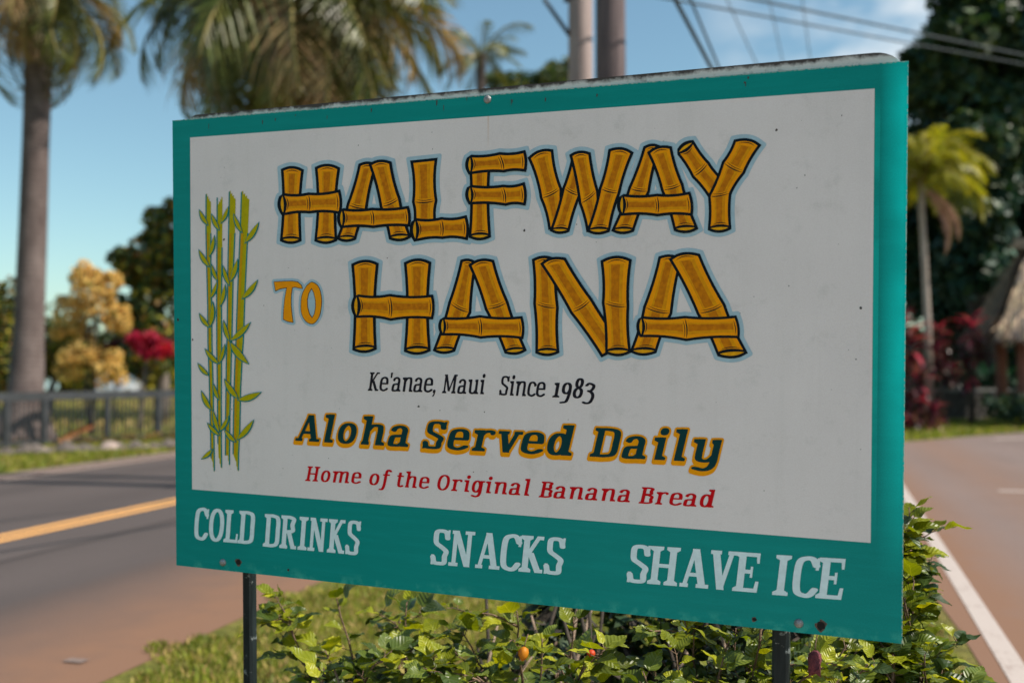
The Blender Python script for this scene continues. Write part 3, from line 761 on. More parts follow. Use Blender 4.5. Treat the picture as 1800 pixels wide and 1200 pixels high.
    log(w,'A2',Z2,[((922,162),(1000,155)),((820,438),(932,455)),((715,706),(830,706))],'cap','lens',pin=.06)
    log(w,'A2',Z2,[((955,195),(1085,165)),((1045,445),(1163,413)),((1128,700),(1255,692))],'cap','lens',pin=.06)
    bar(w,'A2',Z2,[((775,495),(775,605)),((1000,492),(1005,610)),((1215,480),(1228,605))])
    log(w,'Y1',Z2,[((1158,198),(1246,135)),((1255,350),(1345,268)),((1375,500),(1440,380))],'lens','hid',pin=.05)
    log(w,'Y1',Z2,[((1542,118),(1690,142)),((1462,262),(1585,325)),((1368,490),(1492,470)),((1368,696),(1490,690))],'cap','lens',pin=.05)
    w='two'
    log(w,'H2',Z3,[((640,145),(788,140)),((647,697),(775,693))],'cap','lens',pin=.09)
    log(w,'H2',Z3,[((1002,135),(1150,132)),((1002,706),(1146,703))],'cap','lens',pin=.10)
    bar(w,'H2',Z3,[((672,360),(672,486)),((885,357),(892,505)),((1168,362),(1168,495))],t=18)
    log(w,'A3',Z3,[((1385,120),(1460,130)),((1302,405),(1425,463)),((1207,706),(1322,706))],'cap','lens',pin=.05)
    log(w,'A3',Z3,[((1447,145),(1585,122)),((1555,440),(1682,400)),((1682,718),(1796,706))],'cap','lens',pin=.05)
    bar(w,'A3',Z3,[((1262,515),(1262,607)),((1503,502),(1510,628)),((1782,510),(1787,630))],t=18)
    log(w,'N1',Z4,[((160,112),(290,112)),((168,405),(305,432)),((182,718),(308,716))],'cap','lens',pin=.05)
    log(w,'N1',Z4,[((222,135),(360,108)),((420,462),(540,385)),((625,750),(745,690))],'cap','hid',pin=.04)
    log(w,'N1',Z4,[((632,122),(806,115)),((640,400),(790,425)),((662,717),(800,715))],'cap','lens',pin=.05)
    log(w,'A4',Z4,[((1025,97),(1150,108)),((922,430),(1085,470)),((840,712),(985,714))],'cap','lens',pin=.05)
    log(w,'A4',Z4,[((1105,105),(1280,80)),((1290,470),(1450,415)),((1422,735),(1590,722))],'cap','lens',pin=.05)
    bar(w,'A4',Z4,[((905,510),(905,618)),((1190,507),(1200,645)),((1532,505),(1550,625))],t=18)
    for k in HALO: save('halo_'+k,union([[q] for q in HALO[k]],.0045,s=.0006),.0002)
    # TO
    def z(pts,org): return UV(np.array(pts,float)/3.9130+np.array(org))
    Tp=[(88,257),(150,254),(210,252),(250,258),(275,280),(281,300),(255,296),(235,290),(212,293),(204,350),(204,420),(210,480),(217,533),(180,526),(152,512),(154,450),(162,370),(176,294),(130,302),(98,317)]
    def ccr(p,n=5):
        p=[np.array(q,float) for q in p];o=[];m=len(p)
        for i in range(m):
            a,b,c,d=p[i-1],p[i],p[(i+1)%m],p[(i+2)%m]
            for k in range(n):
                t=k/n; o.append(.5*((2*b)+(-a+c)*t+(2*a-5*b+4*c-d)*t*t+(-a+3*b-3*c+d)*t**3))
        return np.array(o)
    Oo=ccr([(352,260),(392,290),(412,360),(411,430),(398,490),(372,530),(345,543),(308,526),(280,480),(273,420),(280,350),(302,300),(325,272)])
    Oi=[(345,298),(362,330),(373,380),(374,430),(366,475),(350,506),(330,478),(317,430),(315,380),(324,335)]
    Tu,Ou,Oiu=z(Tp,Z3),z(Oo,Z3),z(Oi,Z3)
    save('to_fill',[Tu]);save('to_fill',[Ou,Oiu])
    save('to_black',union([Tu,Ou,Oiu],.0016)); save('to_halo',union([Tu,Ou],.0075,s=.0006),.0002)
    # bamboo picture
    B5=np.array((320,310.));B6=np.array((320,580.))
    def y6(p): return (p[0],p[1]+1080)
    stalks=[([(188,128,33),(188,400,34),(190,600,30),(197,900,28),(199,1180,28),(207,1430,26),(213,1730,24),(218,1980,22),(222,2070,16)],1),
    ([(268,150,37),(266,500,36),(263,900,33),(264,1200,34),(265,1580,26),(267,1880,24),(270,2045,22)],-1),
    ([(357,108,44),(352,400,44),(343,700,38),(337,1100,34),(331,1300,34),(328,1480,32),(324,1680,30),(322,1960,28),(329,2025,16)],1),
    ([(448,110,54),(438,400,54),(420,800,52),(408,1150,52),(402,1250,50),(392,1480,46),(386,1780,46),(381,1950,38),(388,2065,22)],1)]
    SP=[];SL=[];SO=[]
    rng=np.random.default_rng(3)
    for pts,j in stalks:
        p=np.array(pts,float); L=p[:,:2].copy();R=p[:,:2].copy();L[:,0]-=p[:,2]/2;R[:,0]+=p[:,2]/2
        w0=p[0,2]; x0=L[0,0]; y0=p[0,1]
        top=[(x0+w0*f,y0+dy) for f,dy in zip((0.0,.2,.22,.45,.47,.7,.72,1),(0,-8,18,8,34,24,44,52))]
        if j<0: top=[(2*p[0,0]-a,b) for a,b in top][::-1]
        w1=p[-1,2];x1=L[-1,0];y1=p[-1,1]
        bot=[(x1+w1*f,y1+dy) for f,dy in zip((1,.8,.6,.55,.3,.28,0),(10,-2,-2,-26,-30,-60,-70))]
        SP.append(np.vstack([top,R[1:-1],bot,L[1:-1][::-1]]))
        Li=L[1:-1].copy();Ri=L[1:-1].copy();Li[:,0]+=5;Ri[:,0]+=p[1:-1,2]*.42
        SO.append(np.vstack([Li,Ri[::-1]]))
        for Q in (L,R):
            a=Q.copy();b=Q.copy();a[:,0]-=4;b[:,0]+=4
            if Q is L: a=a[:-1];b=b[:-1]
            else: a=a[1:];b=b[1:]
            SL.append(np.vstack([a,b[::-1]]))
    def b(p): return UV(np.asarray(p,float)/4+B5)
    OUT['stalk_fill']=enc([[b(p)] for p in SP]);OUT['stalk_orange']=enc([[b(p)] for p in SO]);OUT['stalk_line']=enc([[b(p)] for p in SL])
    lv=[((188,345),(125,235),32),((268,380),(212,265),32),((278,330),(332,210),30),((428,398),(368,265),32),((445,470),(545,322),40),((195,565),(232,415),32),((198,638),(122,515),34),((255,735),(212,618),28),((340,770),(293,628),32),((345,740),(395,580),36),((205,858),(252,738),28),((272,915),(308,758),32),((425,862),(537,727),42),((200,1062),(125,962),32),((200,1060),(222,882),38),((340,1160),(297,1010),32),((343,1155),(487,1025),44)]
    l6=[((343,82),(475,240),52),((265,237),(165,130),36),((265,235),(307,95),28),((195,320),(115,232),30),((265,490),(225,375),28),((212,562),(140,425),36),((400,480),(302,342),44),((395,490),(563,435),50),((270,740),(182,650),30),((268,720),(222,560),30),((270,710),(335,600),30),((385,785),(303,697),34),((390,770),(510,628),44),((220,835),(140,905),30)]
    lv+=[(y6(a),y6(c),w_) for a,c,w_ in l6]
    LF=[];LO=[]
    for a,c,w_ in lv:
        a=np.array(a,float);c=np.array(c,float);d=c-a;n=np.array([-d[1],d[0]])/np.hypot(*d)
        s=1 if c[0]>a[0] else -1
        def leaf(ww,ext):
            u=d/np.hypot(*d); A_=a-u*ext;C_=c+u*ext
            m=a+d*.42
            return np.vstack([bez(A_,m+n*(ww*.85+ww*.35*s),C_,10),bez(C_,m-n*(ww*.85-ww*.35*s),A_,10)[1:-1]])
        LF.append(leaf(w_-4,-6));LO.append(leaf(w_+11,5))
    OUT['leaf_fill']=enc([[b(p)] for p in LF]);OUT['leaf_line']=enc([[b(p)] for p in LO])
    OUT['field']=enc([[UV([(334.5,242),(1537.5,156),(1530.5,953.5),(338,859.5)])]])

    return OUT, LOGS
ART_SHAPES, ART_LOGS = make_art()
SU = Vector((0.93046419, -0.36575782, -0.02139205)).normalized()
SV = Vector((0.00013695, -0.0580399, 0.99831425)); SV = (SV - SU * SV.dot(SU)).normalized()
SN = SU.cross(SV)
SO_ = Vector((-0.90177777, 2.85536398, EYE - 0.51638531))
SW, SH = 1.83, 1.18713
SM = Matrix(((SU.x, SV.x, SN.x, SO_.x), (SU.y, SV.y, SN.y, SO_.y), (SU.z, SV.z, SN.z, SO_.z), (0, 0, 0, 1)))
mid_base = SO_ + SU * SW / 2; mid_base = mid_base - SV * (mid_base.z / SV.z)
sign = empty('roadside_sign', (mid_base.x, mid_base.y, 0), 'teal bordered painted sign board with bamboo lettering on two dark posts', 'sign')
bpy.context.view_layer.update()
PINV = Matrix.Translation(-sign.location)
def spart(name, me, label=None, parent=None):
    o = link(name, me, parent or sign)
    if parent is None: o.matrix_local = PINV @ SM
    if label: o['label'] = label
    return o

def mat_sign(name, base, rough=0.42, kind='teal'):
    m, t, p, vec = newmat(name, rough, 0.10)
    sx = t.nodes.new('ShaderNodeSeparateXYZ'); t.links.new(vec, sx.inputs[0]); X, Y = sx.outputs[0], sx.outputs[1]
    a = noise(t, vec, 2.2, 5); f = noise(t, vec, 420, 2); br = noise(t, vec, 9, 5, stretch=(0.5, 6, 1)); sp = noise(t, vec, 70, 2)
    c = ramp_node(t, a, [(0.3, tuple(x * 0.93 for x in base) + (1,)), (0.7, tuple(min(1, x * 1.03) for x in base) + (1,))])
    if kind == 'teal':
        c = mixc(t, ramp_node(t, br, [(0.45, g1(0)), (0.75, g1(0.3))]), c, tuple(min(1, x * 1.35 + 0.004) for x in base))
        # lighter teal at the right edge; older coat beside field, in dabs along bottom
        w = math_(t, 'SUBTRACT', 1.0, math_(t, 'DIVIDE', math_(t, 'ABSOLUTE', math_(t, 'SUBTRACT', X, 1.822)), 0.045), clamp=True)
        w = math_(t, 'MULTIPLY', w, ramp_node(t, noise(t, vec, 2, 4), [(0.38, g1(0.25)), (0.6, g1(1.0))]))
        w = math_(t, 'MULTIPLY', w, math_(t, 'MULTIPLY', math_(t, 'SUBTRACT', Y, 0.12), 3.0, True))
        c = mixc(t, math_(t, 'MULTIPLY', w, 1.15, True), c, (0.002, 0.72, 0.66))
        w = math_(t, 'LESS_THAN', math_(t, 'ABSOLUTE', math_(t, 'SUBTRACT', X, 1.7715)), 0.0055)
        w = math_(t, 'MULTIPLY', w, math_(t, 'MULTIPLY', math_(t, 'SUBTRACT', Y, 0.2), 4.0, True)); w = math_(t, 'MULTIPLY', w, math_(t, 'MULTIPLY', math_(t, 'SUBTRACT', 1.13, Y), 12.0, True)); c = mixc(t, math_(t, 'MULTIPLY', w, ramp_node(t, noise(t, vec, 5, 4), [(0.38, g1(0.15)), (0.55, g1(0.55))])), c, (0.006, 0.55, 0.47))
        lo = math_(t, 'MULTIPLY', math_(t, 'SUBTRACT', 1.0, math_(t, 'DIVIDE', Y, 0.03), clamp=True), ramp_node(t, noise(t, vec, 22, 5), [(0.5, g1(0)), (0.62, g1(0.6))]))
        c = mixc(t, lo, c, (0.07, 0.45, 0.36))
        # chipped outer edge
        ed = math_(t, 'ADD', math_(t, 'GREATER_THAN', X, 1.8282), math_(t, 'GREATER_THAN', Y, 1.1852))
        ch = ramp_node(t, noise(t, vec, 150, 5), [(0.44, g1(0)), (0.56, g1(.8))])
        c = mixc(t, math_(t, 'MULTIPLY', ed, ch, True), c, (0.50, 0.56, 0.46))
    else:
        blot = ramp_node(t, noise(t, vec, 14, 6, 0.7), [(0.56, g1(0)), (0.78, g1(0.35))])
        c = mixc(t, blot, c, (0.42, 0.41, 0.38))
        c = mixc(t, ramp_node(t, sp, [(0.78, g1(0)), (0.86, g1(0.55))]), c, (0.3, 0.3, 0.28))
        st_ = ramp_node(t, noise(t, vec, 6, 5, stretch=(5, .35, 1)), [(0.5, g1(0)), (0.75, g1(0.10))]); c = mixc(t, st_, c, (0.47, 0.46, 0.42))
        # rust run below the top bolt
        w = math_(t, 'SUBTRACT', 1.0, math_(t, 'DIVIDE', math_(t, 'ABSOLUTE', math_(t, 'SUBTRACT', X, 0.9095)), 0.0035), clamp=True)
        w = math_(t, 'MULTIPLY', w, math_(t, 'MULTIPLY', math_(t, 'SUBTRACT', Y, 1.055), 9, True), True)
        c = mixc(t, math_(t, 'MULTIPLY', w, 0.7), c, (0.6, 0.36, 0.2))
    c = mixc(t, 0.12, c, ramp_node(t, f, [(0.3, g1(0.0)), (0.7, g1(1.0))]), 'OVERLAY')
    t.links.new(c, p.inputs['Base Color'])
    b = t.nodes.new('ShaderNodeBump'); b.inputs['Strength'].default_value = 0.25; b.inputs['Distance'].default_value = 0.0012
    t.links.new(br, b.inputs['Height']); t.links.new(b.outputs[0], p.inputs['Normal']); return m
M_teal = mat_sign('teal_sign_paint', (0.001, 0.262, 0.240), 0.38, 'teal')
M_field = mat_sign('off_white_sign_paint', (0.80, 0.74, 0.73), 0.55, 'white')
def mat_back():
    m, t, p, vec = newmat('weathered_white_board', 0.8, 0.2)
    sx = t.nodes.new('ShaderNodeSeparateXYZ'); t.links.new(vec, sx.inputs[0]); Y = sx.outputs[1]; X = sx.outputs[0]
    top = math_(t, 'ADD', math_(t, 'MULTIPLY', X, 0.0075), 1.1985)
    d = math_(t, 'SUBTRACT', 1.0, math_(t, 'DIVIDE', math_(t, 'SUBTRACT', top, Y), 0.014), clamp=True)
    n1 = noise(t, vec, 45, 6, 0.7); n2 = noise(t, vec, 6, 4)
    k = math_(t, 'ADD', math_(t, 'MULTIPLY', d, 0.36), math_(t, 'MULTIPLY', n1, 0.72)); k = math_(t, 'ADD', k, math_(t, 'MULTIPLY', n2, 0.32))
    k = ramp_node(t, k, [(0.55, g1(0)), (0.78, g1(1))])
    t.links.new(mixc(t, k, (0.62, 0.61, 0.59), (0.07, 0.06, 0.055)), p.inputs['Base Color']); return m
M_back = mat_back()
M_post = None
def mat_post():
    m, t, p, vec = newmat('black_green_post_paint', 0.55, 0.2)
    n1 = noise(t, vec, 14, 6, 0.65); n2 = noise(t, vec, 90, 3); n3 = noise(t, vec, 20, 4, stretch=(4, .4, 4))
    c = ramp_node(t, n3, [(0.3, (0.006, 0.010, 0.011, 1)), (0.8, (0.022, 0.030, 0.032, 1))])
    c = mixc(t, ramp_node(t, n1, [(0.55, g1(0)), (0.58, g1(1))]), c, (0.16, 0.18, 0.18))
    c = mixc(t, ramp_node(t, n2, [(0.72, g1(0)), (0.76, g1(0.8))]), c, (0.3, 0.3, 0.28))
    t.links.new(c, p.inputs['Base Color'])
    b = t.nodes.new('ShaderNodeBump'); b.inputs['Strength'].default_value = 0.4; b.inputs['Distance'].default_value = 0.002
    t.links.new(n1, b.inputs['Height']); t.links.new(b.outputs[0], p.inputs['Normal']); return m
M_post = mat_post()

# teal panel
b = MB(); b.prism([(0, 0), (SW, 0), (SW, SH), (0, SH)], -0.006, 0.0)
spart('panel', b.mesh('panel', [M_teal]))
# rounded white backing board behind it
lp = [(0.05, 0.03), (1.805, 0.03)]
for k in range(9):
    a = k / 8 * math.pi / 2; lp.append((1.826 - 0.062 + 0.062 * math.cos(a), 1.2105 - 0.052 + 0.052 * math.sin(a)))
for k in range(7):
    a = math.pi / 2 + k / 6 * math.pi / 2; lp.append((0.047 + 0.03 + 0.03 * math.cos(a), 1.1985 - 0.02 + 0.02 * math.sin(a)))
b = MB(); b.prism(lp, -0.026, -0.0065); spart('backing_board', b.mesh('backing_board', [M_back]))
# posts
def post(u0, u1, w):
    uc = (u0 + u1) / 2; L_ = SO_.z / SV.z
    b = MB(); q = (u1 - u0) / 2; c = 0.006
    lo = [(-q + c, -w / 2), (q - c, -w / 2), (q, -w / 2 + c), (q, w / 2 - c), (q - c, w / 2), (-q + c, w / 2), (-q, w / 2 - c), (-q, -w / 2 + c)]
    n = len(lo); V0 = len(b.v)
    for y in (-L_ - 0.15, -L_ * 0.5, 0.0, 1.10):
        b.v += [(uc + x, y, -0.027 - w / 2 + z) for x, z in lo]
    for s in range(3):
        for i in range(n):
            j = (i + 1) % n; b.f.append((s * n + i, (s + 1) * n + i, (s + 1) * n + j, s * n + j)); b.m.append(0); b.sm.append(False)
    b.f.append(tuple(3 * n + i for i in range(n))); b.m.append(0); b.sm.append(False)
    return b.mesh('post', [M_post])
spart('post', post(0.189, 0.219, 0.03)); spart('post', post(1.564, 1.600, 0.036))
# bolts: domed heads
M_bolt = mat('bolt_metal', (0.34, 0.34, 0.35), 0.4, (0.2, 0.19, 0.19), 60, 0.3, metal=0.5)
M_hole = mat('drill_hole', (0.012, 0.010, 0.009), 0.9)
M_rust = mat('rusty_hole_rim', (0.16, 0.10, 0.07), 0.9, (0.05, 0.035, 0.03), 200)
def dome(u, v, r, h, m):
    b = MB(); seg = 18; rings = 5
    b.v.append((u, v, h))
    for i in range(1, rings + 1):
        a = i / rings * math.pi / 2
        for k in range(seg):
            t = 2 * math.pi * k / seg; b.v.append((u + r * math.sin(a) * math.cos(t), v + r * math.sin(a) * math.sin(t), h * math.cos(a) + 0.0001))
    for k in range(seg):
        b.f.append((0, 1 + k, 1 + (k + 1) % seg)); b.m.append(0); b.sm.append(True)
    for i in range(rings - 1):
        for k in range(seg):
            k2 = (k + 1) % seg; b.f.append((1 + i * seg + k, 1 + (i + 1) * seg + k, 1 + (i + 1) * seg + k2, 1 + i * seg + k2)); b.m.append(0); b.sm.append(True)
    b.tube([(u, v, -0.03), (u, v, 0.001)], r * 0.5, 8)
    return b.mesh('bolt', [m])
for u, v, r in ((0.9075, 1.1766, 0.0098), (0.1512, 0.0209, 0.0098), (1.6235, 0.0199, 0.0098)):
    spart('bolt', dome(u, v, r, 0.006, M_bolt))
def blob(u, v, r, seed):
    rr = random.Random(seed); return [(u + r * rr.uniform(0.6, 1.25) * math.cos(a), v + r * rr.uniform(0.6, 1.25) * math.sin(a)) for a in [k / 11 * 2 * math.pi for k in range(11)]]
for i, (u, v, r) in enumerate(((0.1996, 0.0267, 0.0075), (1.6701, 0.0201, 0.0095), (1.5306, 0.0184, 0.0045), (0.3531, 0.0195, 0.0026), (0.0128, 0.6587, 0.003))):
    b = MB(); b.poly([(x, y, 0.00025) for x, y in blob(u, v, r * 1.35, i)], 1); b.poly([(x, y, 0.0004) for x, y in blob(u, v, r, i + 50)], 0)
    spart('screw_hole', b.mesh('screw_hole', [M_hole, M_rust]))
# specks of dirt on the white field and nicks under the top edge
b = MB(); rr = random.Random(4)
for u, v in ((1.57, 1.0638), (1.0002, 0.8686), (0.7262, 0.4514), (1.7427, 0.6886), (0.0603, 0.6061), (0.1625, 0.8682)):
    b.poly([(x, y, 0.0009) for x, y in blob(u, v, 0.003, u)], 0)
for k in range(60):
    u, v = rr.uniform(0.08, 1.75), rr.uniform(0.22, 1.12); b.poly([(x, y, 0.0009) for x, y in blob(u, v, rr.uniform(0.0007, 0.0015), k)], 0)
for k in range(16):
    u = rr.uniform(0.1, 1.7); h = rr.uniform(0.003, 0.016); v = SH - rr.uniform(0.0, 0.02); w = rr.uniform(0.0006, 0.0016)
    b.poly([(u - w, v - h, 0.0003), (u + w, v - h * 0.8, 0.0003), (u + w * 1.6, v, 0.0003), (u - w, v, 0.0003)], 0)
spart('dirt_specks', b.mesh('dirt_specks', [mat('dark_dirt', (0.07, 0.06, 0.055), 0.9)]))['kind'] = 'stuff'

def tess(mb, loops, z, m):
    """triangulate a polygon with holes at height z"""
    if len(loops) > 1 or len(loops[0]) > 60:
        vs_ = []; es = []
        for l in loops:
            k0 = len(vs_); vs_ += [Vector((x, y)) for x, y in l]; es += [(k0 + i, k0 + (i + 1) % len(l)) for i in range(len(l))]
        ov, oe, of, *_r = delaunay_2d_cdt(vs_, es, [], 1, 1e-7)
        L_ = [np.array(l) for l in loops]; b0 = len(mb.v); mb.v += [(p.x, p.y, z) for p in ov]
        for f in of:
            cx = sum(ov[i].x for i in f) / len(f); cy = sum(ov[i].y for i in f) / len(f); ins = False
            for l in L_:
                x0, y0 = l[:, 0], l[:, 1]; x1, y1 = np.roll(x0, -1), np.roll(y0, -1); m_ = (y0 > cy) != (y1 > cy)
                if int((x0[m_] + (cy - y0[m_]) / (y1[m_] - y0[m_]) * (x1[m_] - x0[m_]) > cx).sum()) % 2: ins = not ins
            if ins:
                A, B_, C = [ov[i] for i in f[:3]]; f = list(f)
                if (B_ - A).cross(C - A) < 0: f.reverse()
                mb.f.append(tuple(b0 + i for i in f)); mb.m.append(m); mb.sm.append(False)
        return
    L3 = [[Vector((x, y, 0)) for x, y in l] for l in loops]; flat = [p for l in L3 for p in l]
    tr = tessellate_polygon(L3); b0 = len(mb.v); mb.v += [(p.x, p.y, z) for p in flat]
    for a, c, d in tr:
        A, B_, C = flat[a], flat[c], flat[d]
        if (B_ - A).cross(C - A).z < 0: c, d = d, c
        mb.f.append((b0 + a, b0 + c, b0 + d)); mb.m.append(m); mb.sm.append(False)
def paint(name, col, rough=0.42, col2=None, scale=60, stretch=None):
    return mat(name, col, rough, col2 or tuple(x * 0.9 for x in col), scale, 0.08, spec=0.08, stretch=stretch)
PB = dict(black=paint('black_outline_paint', (0.003, 0.009, 0.015)), amber=paint('amber_paint', (0.95, 0.36, 0.002), col2=(0.90, 0.31, 0.002), scale=30),
          brown=paint('ochre_brush_paint', (0.66, 0.22, 0.003), 0.5, (0.48, 0.145, 0.004), 90), gold=paint('gold_brush_paint', (0.78, 0.34, 0.003), 0.5, (0.68, 0.25, 0.004), 90),
          gold2=paint('pale_gold_paint', (0.88, 0.42, 0.006), 0.5, (0.74, 0.32, 0.006), 90))
M_halo = paint('pale_blue_paint', (0.40, 0.57, 0.66)); M_letter_blue = paint('pale_blue_letter_paint', (0.72, 0.88, 0.92))
M_txt = paint('ink_black_paint', (0.015, 0.014, 0.022)); M_red = paint('deep_red_paint', (0.62, 0.002, 0.008))
M_dg = paint('dark_teal_paint', (0.002, 0.045, 0.05)); M_or = paint('orange_paint', (0.95, 0.36, 0.002))
M_olive = paint('olive_paint', (0.48, 0.42, 0.003)); M_oo = paint('ochre_line_paint', (0.62, 0.33, 0.003)); M_tl = paint('teal_line_paint', (0.004, 0.24, 0.25))
def art_part(name, items, label):
    b = MB(); ms = []
    for key, m, z in items:
        if m not in ms: ms.append(m)
        for gi, g_ in enumerate(ART_SHAPES[key]): tess(b, g_, z + gi * 0.00002, ms.index(m))
    return spart(name, b.mesh(name, ms), label)
art_part('white_field', [('field', M_field, 0.0006)], 'off white painted field inside the teal border')
art_part('lettering_glow', [('halo_one', M_halo, 0.0012)], 'pale blue outline round HALFWAY')
art_part('lettering_glow', [('halo_two', M_halo, 0.0012)], 'pale blue outline round HANA')
art_part('lettering', [('to_halo', M_halo, 0.0012), ('to_black', PB['black'], 0.0015), ('to_fill', PB['amber'], 0.0018)], 'brushed golden word TO')
for w_ in ("Ke'anae,", 'Maui', 'Since', '1983'): art_part('lettering', [('word ' + w_, M_txt, 0.0012)], 'black italic word ' + w_)
for i_, w_ in enumerate(('Aloha', 'Served', 'Daily')): art_part('lettering', [('edge ' + w_, M_or, 0.0012 + i_ * 0.00005), ('word ' + w_, M_dg, 0.0018)], 'dark green word %s edged in orange' % w_)
for w_ in ('Home', 'of', 'the', 'Original', 'Banana', 'Bread'): art_part('lettering', [('word ' + w_, M_red, 0.0012)], 'red italic word ' + w_)
for w_ in ('COLD', 'DRINKS', 'SNACKS', 'SHAVE', 'ICE'): art_part('lettering', [('word ' + w_, M_letter_blue, 0.0006)], 'pale blue capitals ' + w_)
art_part('bamboo_picture', [('stalk_fill', M_olive, 0.0012), ('stalk_orange', M_oo, 0.0014), ('stalk_line', M_tl, 0.0016), ('leaf_line', M_tl, 0.0026), ('leaf_fill', M_olive, 0.0035)], 'painted clump of four leafy bamboo stalks')
order = []; per = {}
for l, ly in ART_LOGS:
    if l not in per: per[l] = []; order.append(l)
    per[l].append(ly)
for i, l in enumerate(order):
    b = MB(); z = 0.0016 + (0.0012 if i % 2 else 0.0); keys = list(PB)
    for ly in per[l]:
        for c, p in ly: tess(b, [p], z, keys.index(c)); z += 0.00003
    spart('letter', b.mesh('letter', [PB[k] for k in keys]), 'letter %s drawn as golden bamboo logs' % l[0])

# ------------------------------------------------------------------ plants
def unit(v): return v / (np.linalg.norm(v, axis=-1, keepdims=True) + 1e-9)
def cloud(lumps, n, size, up=0.35, shell=0.55, long=1.6):
    """n leaf sized bent quads spread through ellipsoid lumps [(centre, radii, weight)]"""
    sub = []
    for l in lumps:      # every lump breaks up into loose sprays of its own
        c0 = np.array(tuple(l[0])); r0 = np.array(tuple(l[1])); w0 = l[2] if len(l) > 2 else l[1][0] * l[1][2]
        sub.append((c0, r0 * .72, w0 * .35))
        for _ in range(7):
            d0 = unit(rng.normal(size=3)); sub.append((c0 + d0 * r0 * rng.uniform(.55, .85), r0 * rng.uniform(.26, .46), w0 * .11))
    lumps = sub
    w = np.array([l[2] if len(l) > 2 else l[1][0] * l[1][2] for l in lumps], float); w /= w.sum()
    k = rng.choice(len(lumps), n, p=w)
    C = np.array([tuple(l[0]) for l in lumps])[k]; Rr = np.array([tuple(l[1]) for l in lumps])[k]
    d = unit(rng.normal(size=(n, 3))); r = rng.uniform(shell, 1.0, (n, 1)) ** 0.7
    # sub-clumps give the crown an uneven outline
    ph = np.sin(d[:, 0:1] * 5.1 + k[:, None] * 1.7) * np.sin(d[:, 1:2] * 6.3 + k[:, None]) * np.sin(d[:, 2:3] * 5.7 + 1.3 * k[:, None])
    P = C + d * Rr * r * (1 + 0.22 * ph)
    nrm = unit(d * 0.6 + rng.normal(size=(n, 3)) * 0.6 + np.array([0, 0, up]))
    a = unit(np.cross(nrm, rng.normal(size=(n, 3)))); b_ = np.cross(nrm, a)
    s = rng.uniform(0.6, 1.3, (n, 1)) * size
    V = np.zeros((n, 4, 3)); V[:, 0] = P - a * s * long / 2; V[:, 1] = P + b_ * s * 0.4 - nrm * s * .12; V[:, 2] = P + a * s * long / 2; V[:, 3] = P - b_ * s * 0.4 - nrm * s * .12
    return V
def crown(name, parent, lumps, n, size, mats, probs=None, **kw):
    V = cloud(lumps, n, size, **kw)
    mi = rng.choice(len(mats), n, p=probs)
    return link(name, quads_mesh(name, V, mats, mi), parent)

T = lambda c, f=0.3: ((c[0], c[1], c[2]), f)
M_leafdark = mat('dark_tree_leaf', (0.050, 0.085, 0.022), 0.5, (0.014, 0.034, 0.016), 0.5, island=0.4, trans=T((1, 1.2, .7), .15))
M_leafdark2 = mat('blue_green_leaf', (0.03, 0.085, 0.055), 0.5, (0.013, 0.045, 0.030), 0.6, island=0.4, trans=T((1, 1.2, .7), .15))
M_leafmid = mat('mid_green_leaf', (0.085, 0.12, 0.022), 0.5, (0.04, 0.07, 0.015), 0.9, island=0.4, trans=T((1.2, 1.3, .6), .3))
M_leafyel = mat('yellow_green_leaf', (0.42, 0.33, 0.02), 0.55, (0.20, 0.19, 0.016), 0.9, island=0.35, trans=T((1.3, 1.3, .6), .35))
M_leafrust = mat('rust_orange_leaf', (0.40, 0.20, 0.045), 0.6, (0.20, 0.10, 0.02), 0.9, island=0.35, trans=T((1.2, 1.1, .7), .3))
M_cream = mat('cream_yellow_blossom', (0.92, 0.66, 0.24), 0.7, (0.72, 0.47, 0.12), 2, island=0.25, trans=T((1.05, 1.0, .8), .45))
M_magenta = mat('crimson_bract', (0.62, 0.03, 0.09), 0.6, (0.34, 0.012, 0.03), 3, island=0.3, trans=T((1.3, 1, 1), .35))
M_bark = mat('grey_brown_bark', (0.20, 0.16, 0.14), 0.9, (0.09, 0.07, 0.06), 3, 0.6, stretch=(1, 1, 0.3))
M_barkdark = mat('dark_bark', (0.07, 0.055, 0.045), 0.9, (0.03, 0.025, 0.02), 5, 0.5)

def limbs(b, base, top, r0, r1, tips, m=0):
    base, top = Vector(base), Vector(top); n = 6
    pts = [base.lerp(top, i / n) + Vector((random.uniform(-1, 1), random.uniform(-1, 1), 0)) * r0 * 0.5 * (0 < i < n) for i in range(n + 1)]
    b.tube(pts, [r0 + (r1 - r0) * i / n for i in range(n + 1)], 10, m)
    for t in tips:
        t = Vector(t); s = pts[random.randint(3, n)]; q = s.lerp(t, 0.5) + Vector((0, 0, (t - s).length * 0.12))
        b.tube([s, q, t], [r1 * 0.8, r1 * 0.5, r1 * 0.15], 6, m)
def tree(name, label, cat, base, lumps, n, size, mats, probs=None, trunk=0.2, group=None, bark=None, stems=1, **kw):
    base = Vector((base[0], base[1], 0)); e = empty(name, base, label, cat, group)
    L_ = [(Vector(l[0]) - base, l[1]) + tuple(l[2:]) for l in lumps]
    b = MB(); zc = sorted(l[0].z for l in L_); cx = sum((l[0] for l in L_), Vector()) / len(L_)
    for s in range(stems):
        off = Vector((random.uniform(-1, 1), random.uniform(-1, 1), 0)) * trunk * (1.5 if stems > 1 else 0)
        limbs(b, off, Vector((cx.x, cx.y, 0)) * 0.7 + off * 2.5 + Vector((0, 0, max(cx.z, 0.5))), trunk, trunk * 0.4, [l[0] for l in L_][s::stems])
    b.build('trunk', bark or M_bark, e)
    crown('crown', e, L_, n, size, mats, probs, **kw); return e
